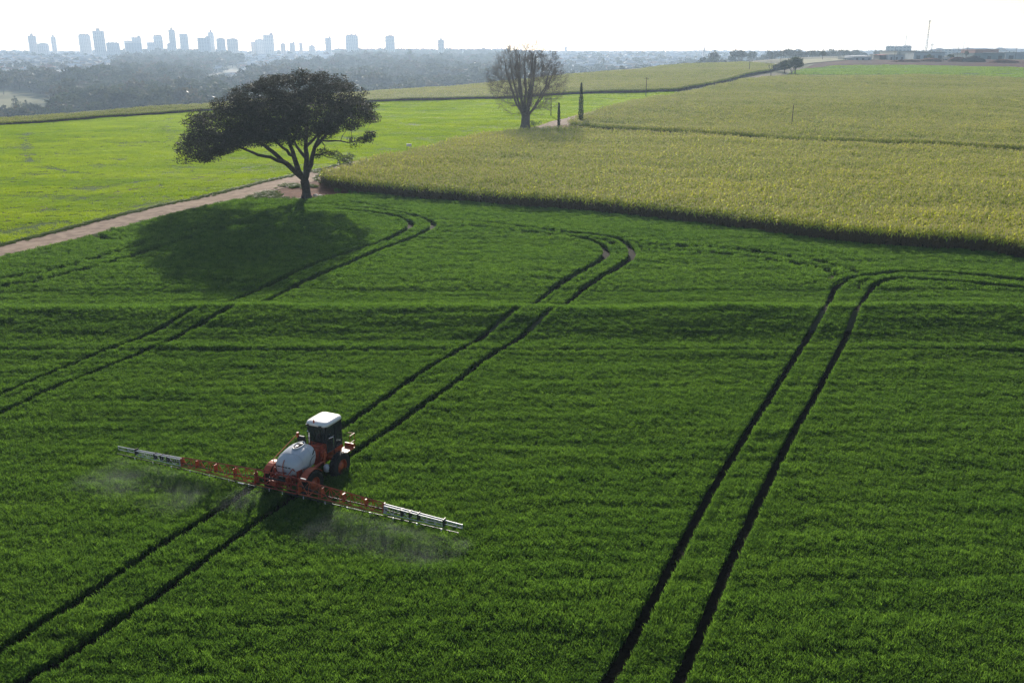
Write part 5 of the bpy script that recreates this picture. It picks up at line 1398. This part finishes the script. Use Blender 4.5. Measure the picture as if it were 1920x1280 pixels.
me = bpy.data.meshes.new("heap"); bm.to_mesh(me); bm.free(); me.materials.append(mat("heap_soil", (.05, .045, .045), rough=.95, bump=.8, bscale=.5)); link(bpy.data.objects.new("heap_body", me), hp)
# truck on the building site
p = G3(1777, 114); tk = empty("dump_truck", tuple(p), .15); tag(tk, "tan dump truck parked among the soil mounds below the warehouses", "truck")
m_ = MB(); m_.box((-1.5, 0, 2.1), (5.5, 2.5, 1.7), taper=1.1); m_.build("dump_body", M_shedw, tk, rz=0); m_ = MB(); m_.box((2.7, 0, 1.9), (1.9, 2.4, 2.2)); m_.build("cab", mat("tan_paint", (.5, .38, .22)), tk)
m_ = MB(); m_.box((0, 0, .95), (7.5, 1.0, .3)); m_.build("chassis", M_blk, tk); m_ = MB(); m_.box((3.68, 0, 2.4), (.06, 2.0, .8)); m_.build("windscreen", M_win, tk)
for x in (-3.2, -1.9, 2.6):
    for y in (-1.1, 1.1): m_ = MB(); m_.lathe([(.3, -.15), (.52, -.15), (.55, 0), (.52, .15), (.3, .15)], (x, y, .55), 'Y', 16); m_.build("wheel", M_tyre, tk)
for k, (px, py, sx, sz, lab) in enumerate(((1745, 116, 9, 2.2, "low red soil mound left of the dump truck"), (1795, 116, 8, 2.6, "red soil mound right of the dump truck"), (1700, 116.5, 12, 1.5, "long low soil mound in front of the beige warehouse"), (1880, 118, 12, 2.0, "red soil mound in front of the teal warehouse"))):
    p = G3(px, py); o = rock("soil_mound", (p[0], p[1], p[2]), sx, sx * .5, sz * 1.3, M_redsoil, 80 + k); tag(o, lab, "mound"); o.rotation_euler = (0, 0, 0)
for px, py, top, wpx, lab, sd in ((1783, 114, 103, 14, "dark scrubby tree behind the dump truck", 91), (1745, 114, 107, 12, "low dark scrub tree in front of the long blue grey warehouse", 92), (1543, 113, 95, 14, "hazy tree left of the small pale block", 93), (1812, 112, 95, 8, "narrow dark tree at the left of the soil heap", 94)):
    p = G3(px, py); far_tree(px, top, p[1], wpx, lab, sd)

# ------------------------------------------------------------------ air
hz = MB(); hz.box((0, 3050, 25), (9800, 6600, 190))
M_haze = bpy.data.materials.new("haze_air"); M_haze.use_nodes = True
_n = M_haze.node_tree; _n.nodes.remove(_n.nodes["Principled BSDF"])
pv = _n.nodes.new("ShaderNodeVolumePrincipled")
pv.inputs["Color"].default_value = (0.58, 0.76, 1.0, 1)
pv.inputs["Density"].default_value = 0.00018
pv.inputs["Anisotropy"].default_value = 0.45
_n.links.new(pv.outputs[0], _n.nodes["Material Output"].inputs["Volume"])
haze = hz.build("haze", M_haze); haze['kind'] = 'stuff'; haze['label'] = "thin pale blue haze filling the air over the valley"; haze['category'] = 'haze'
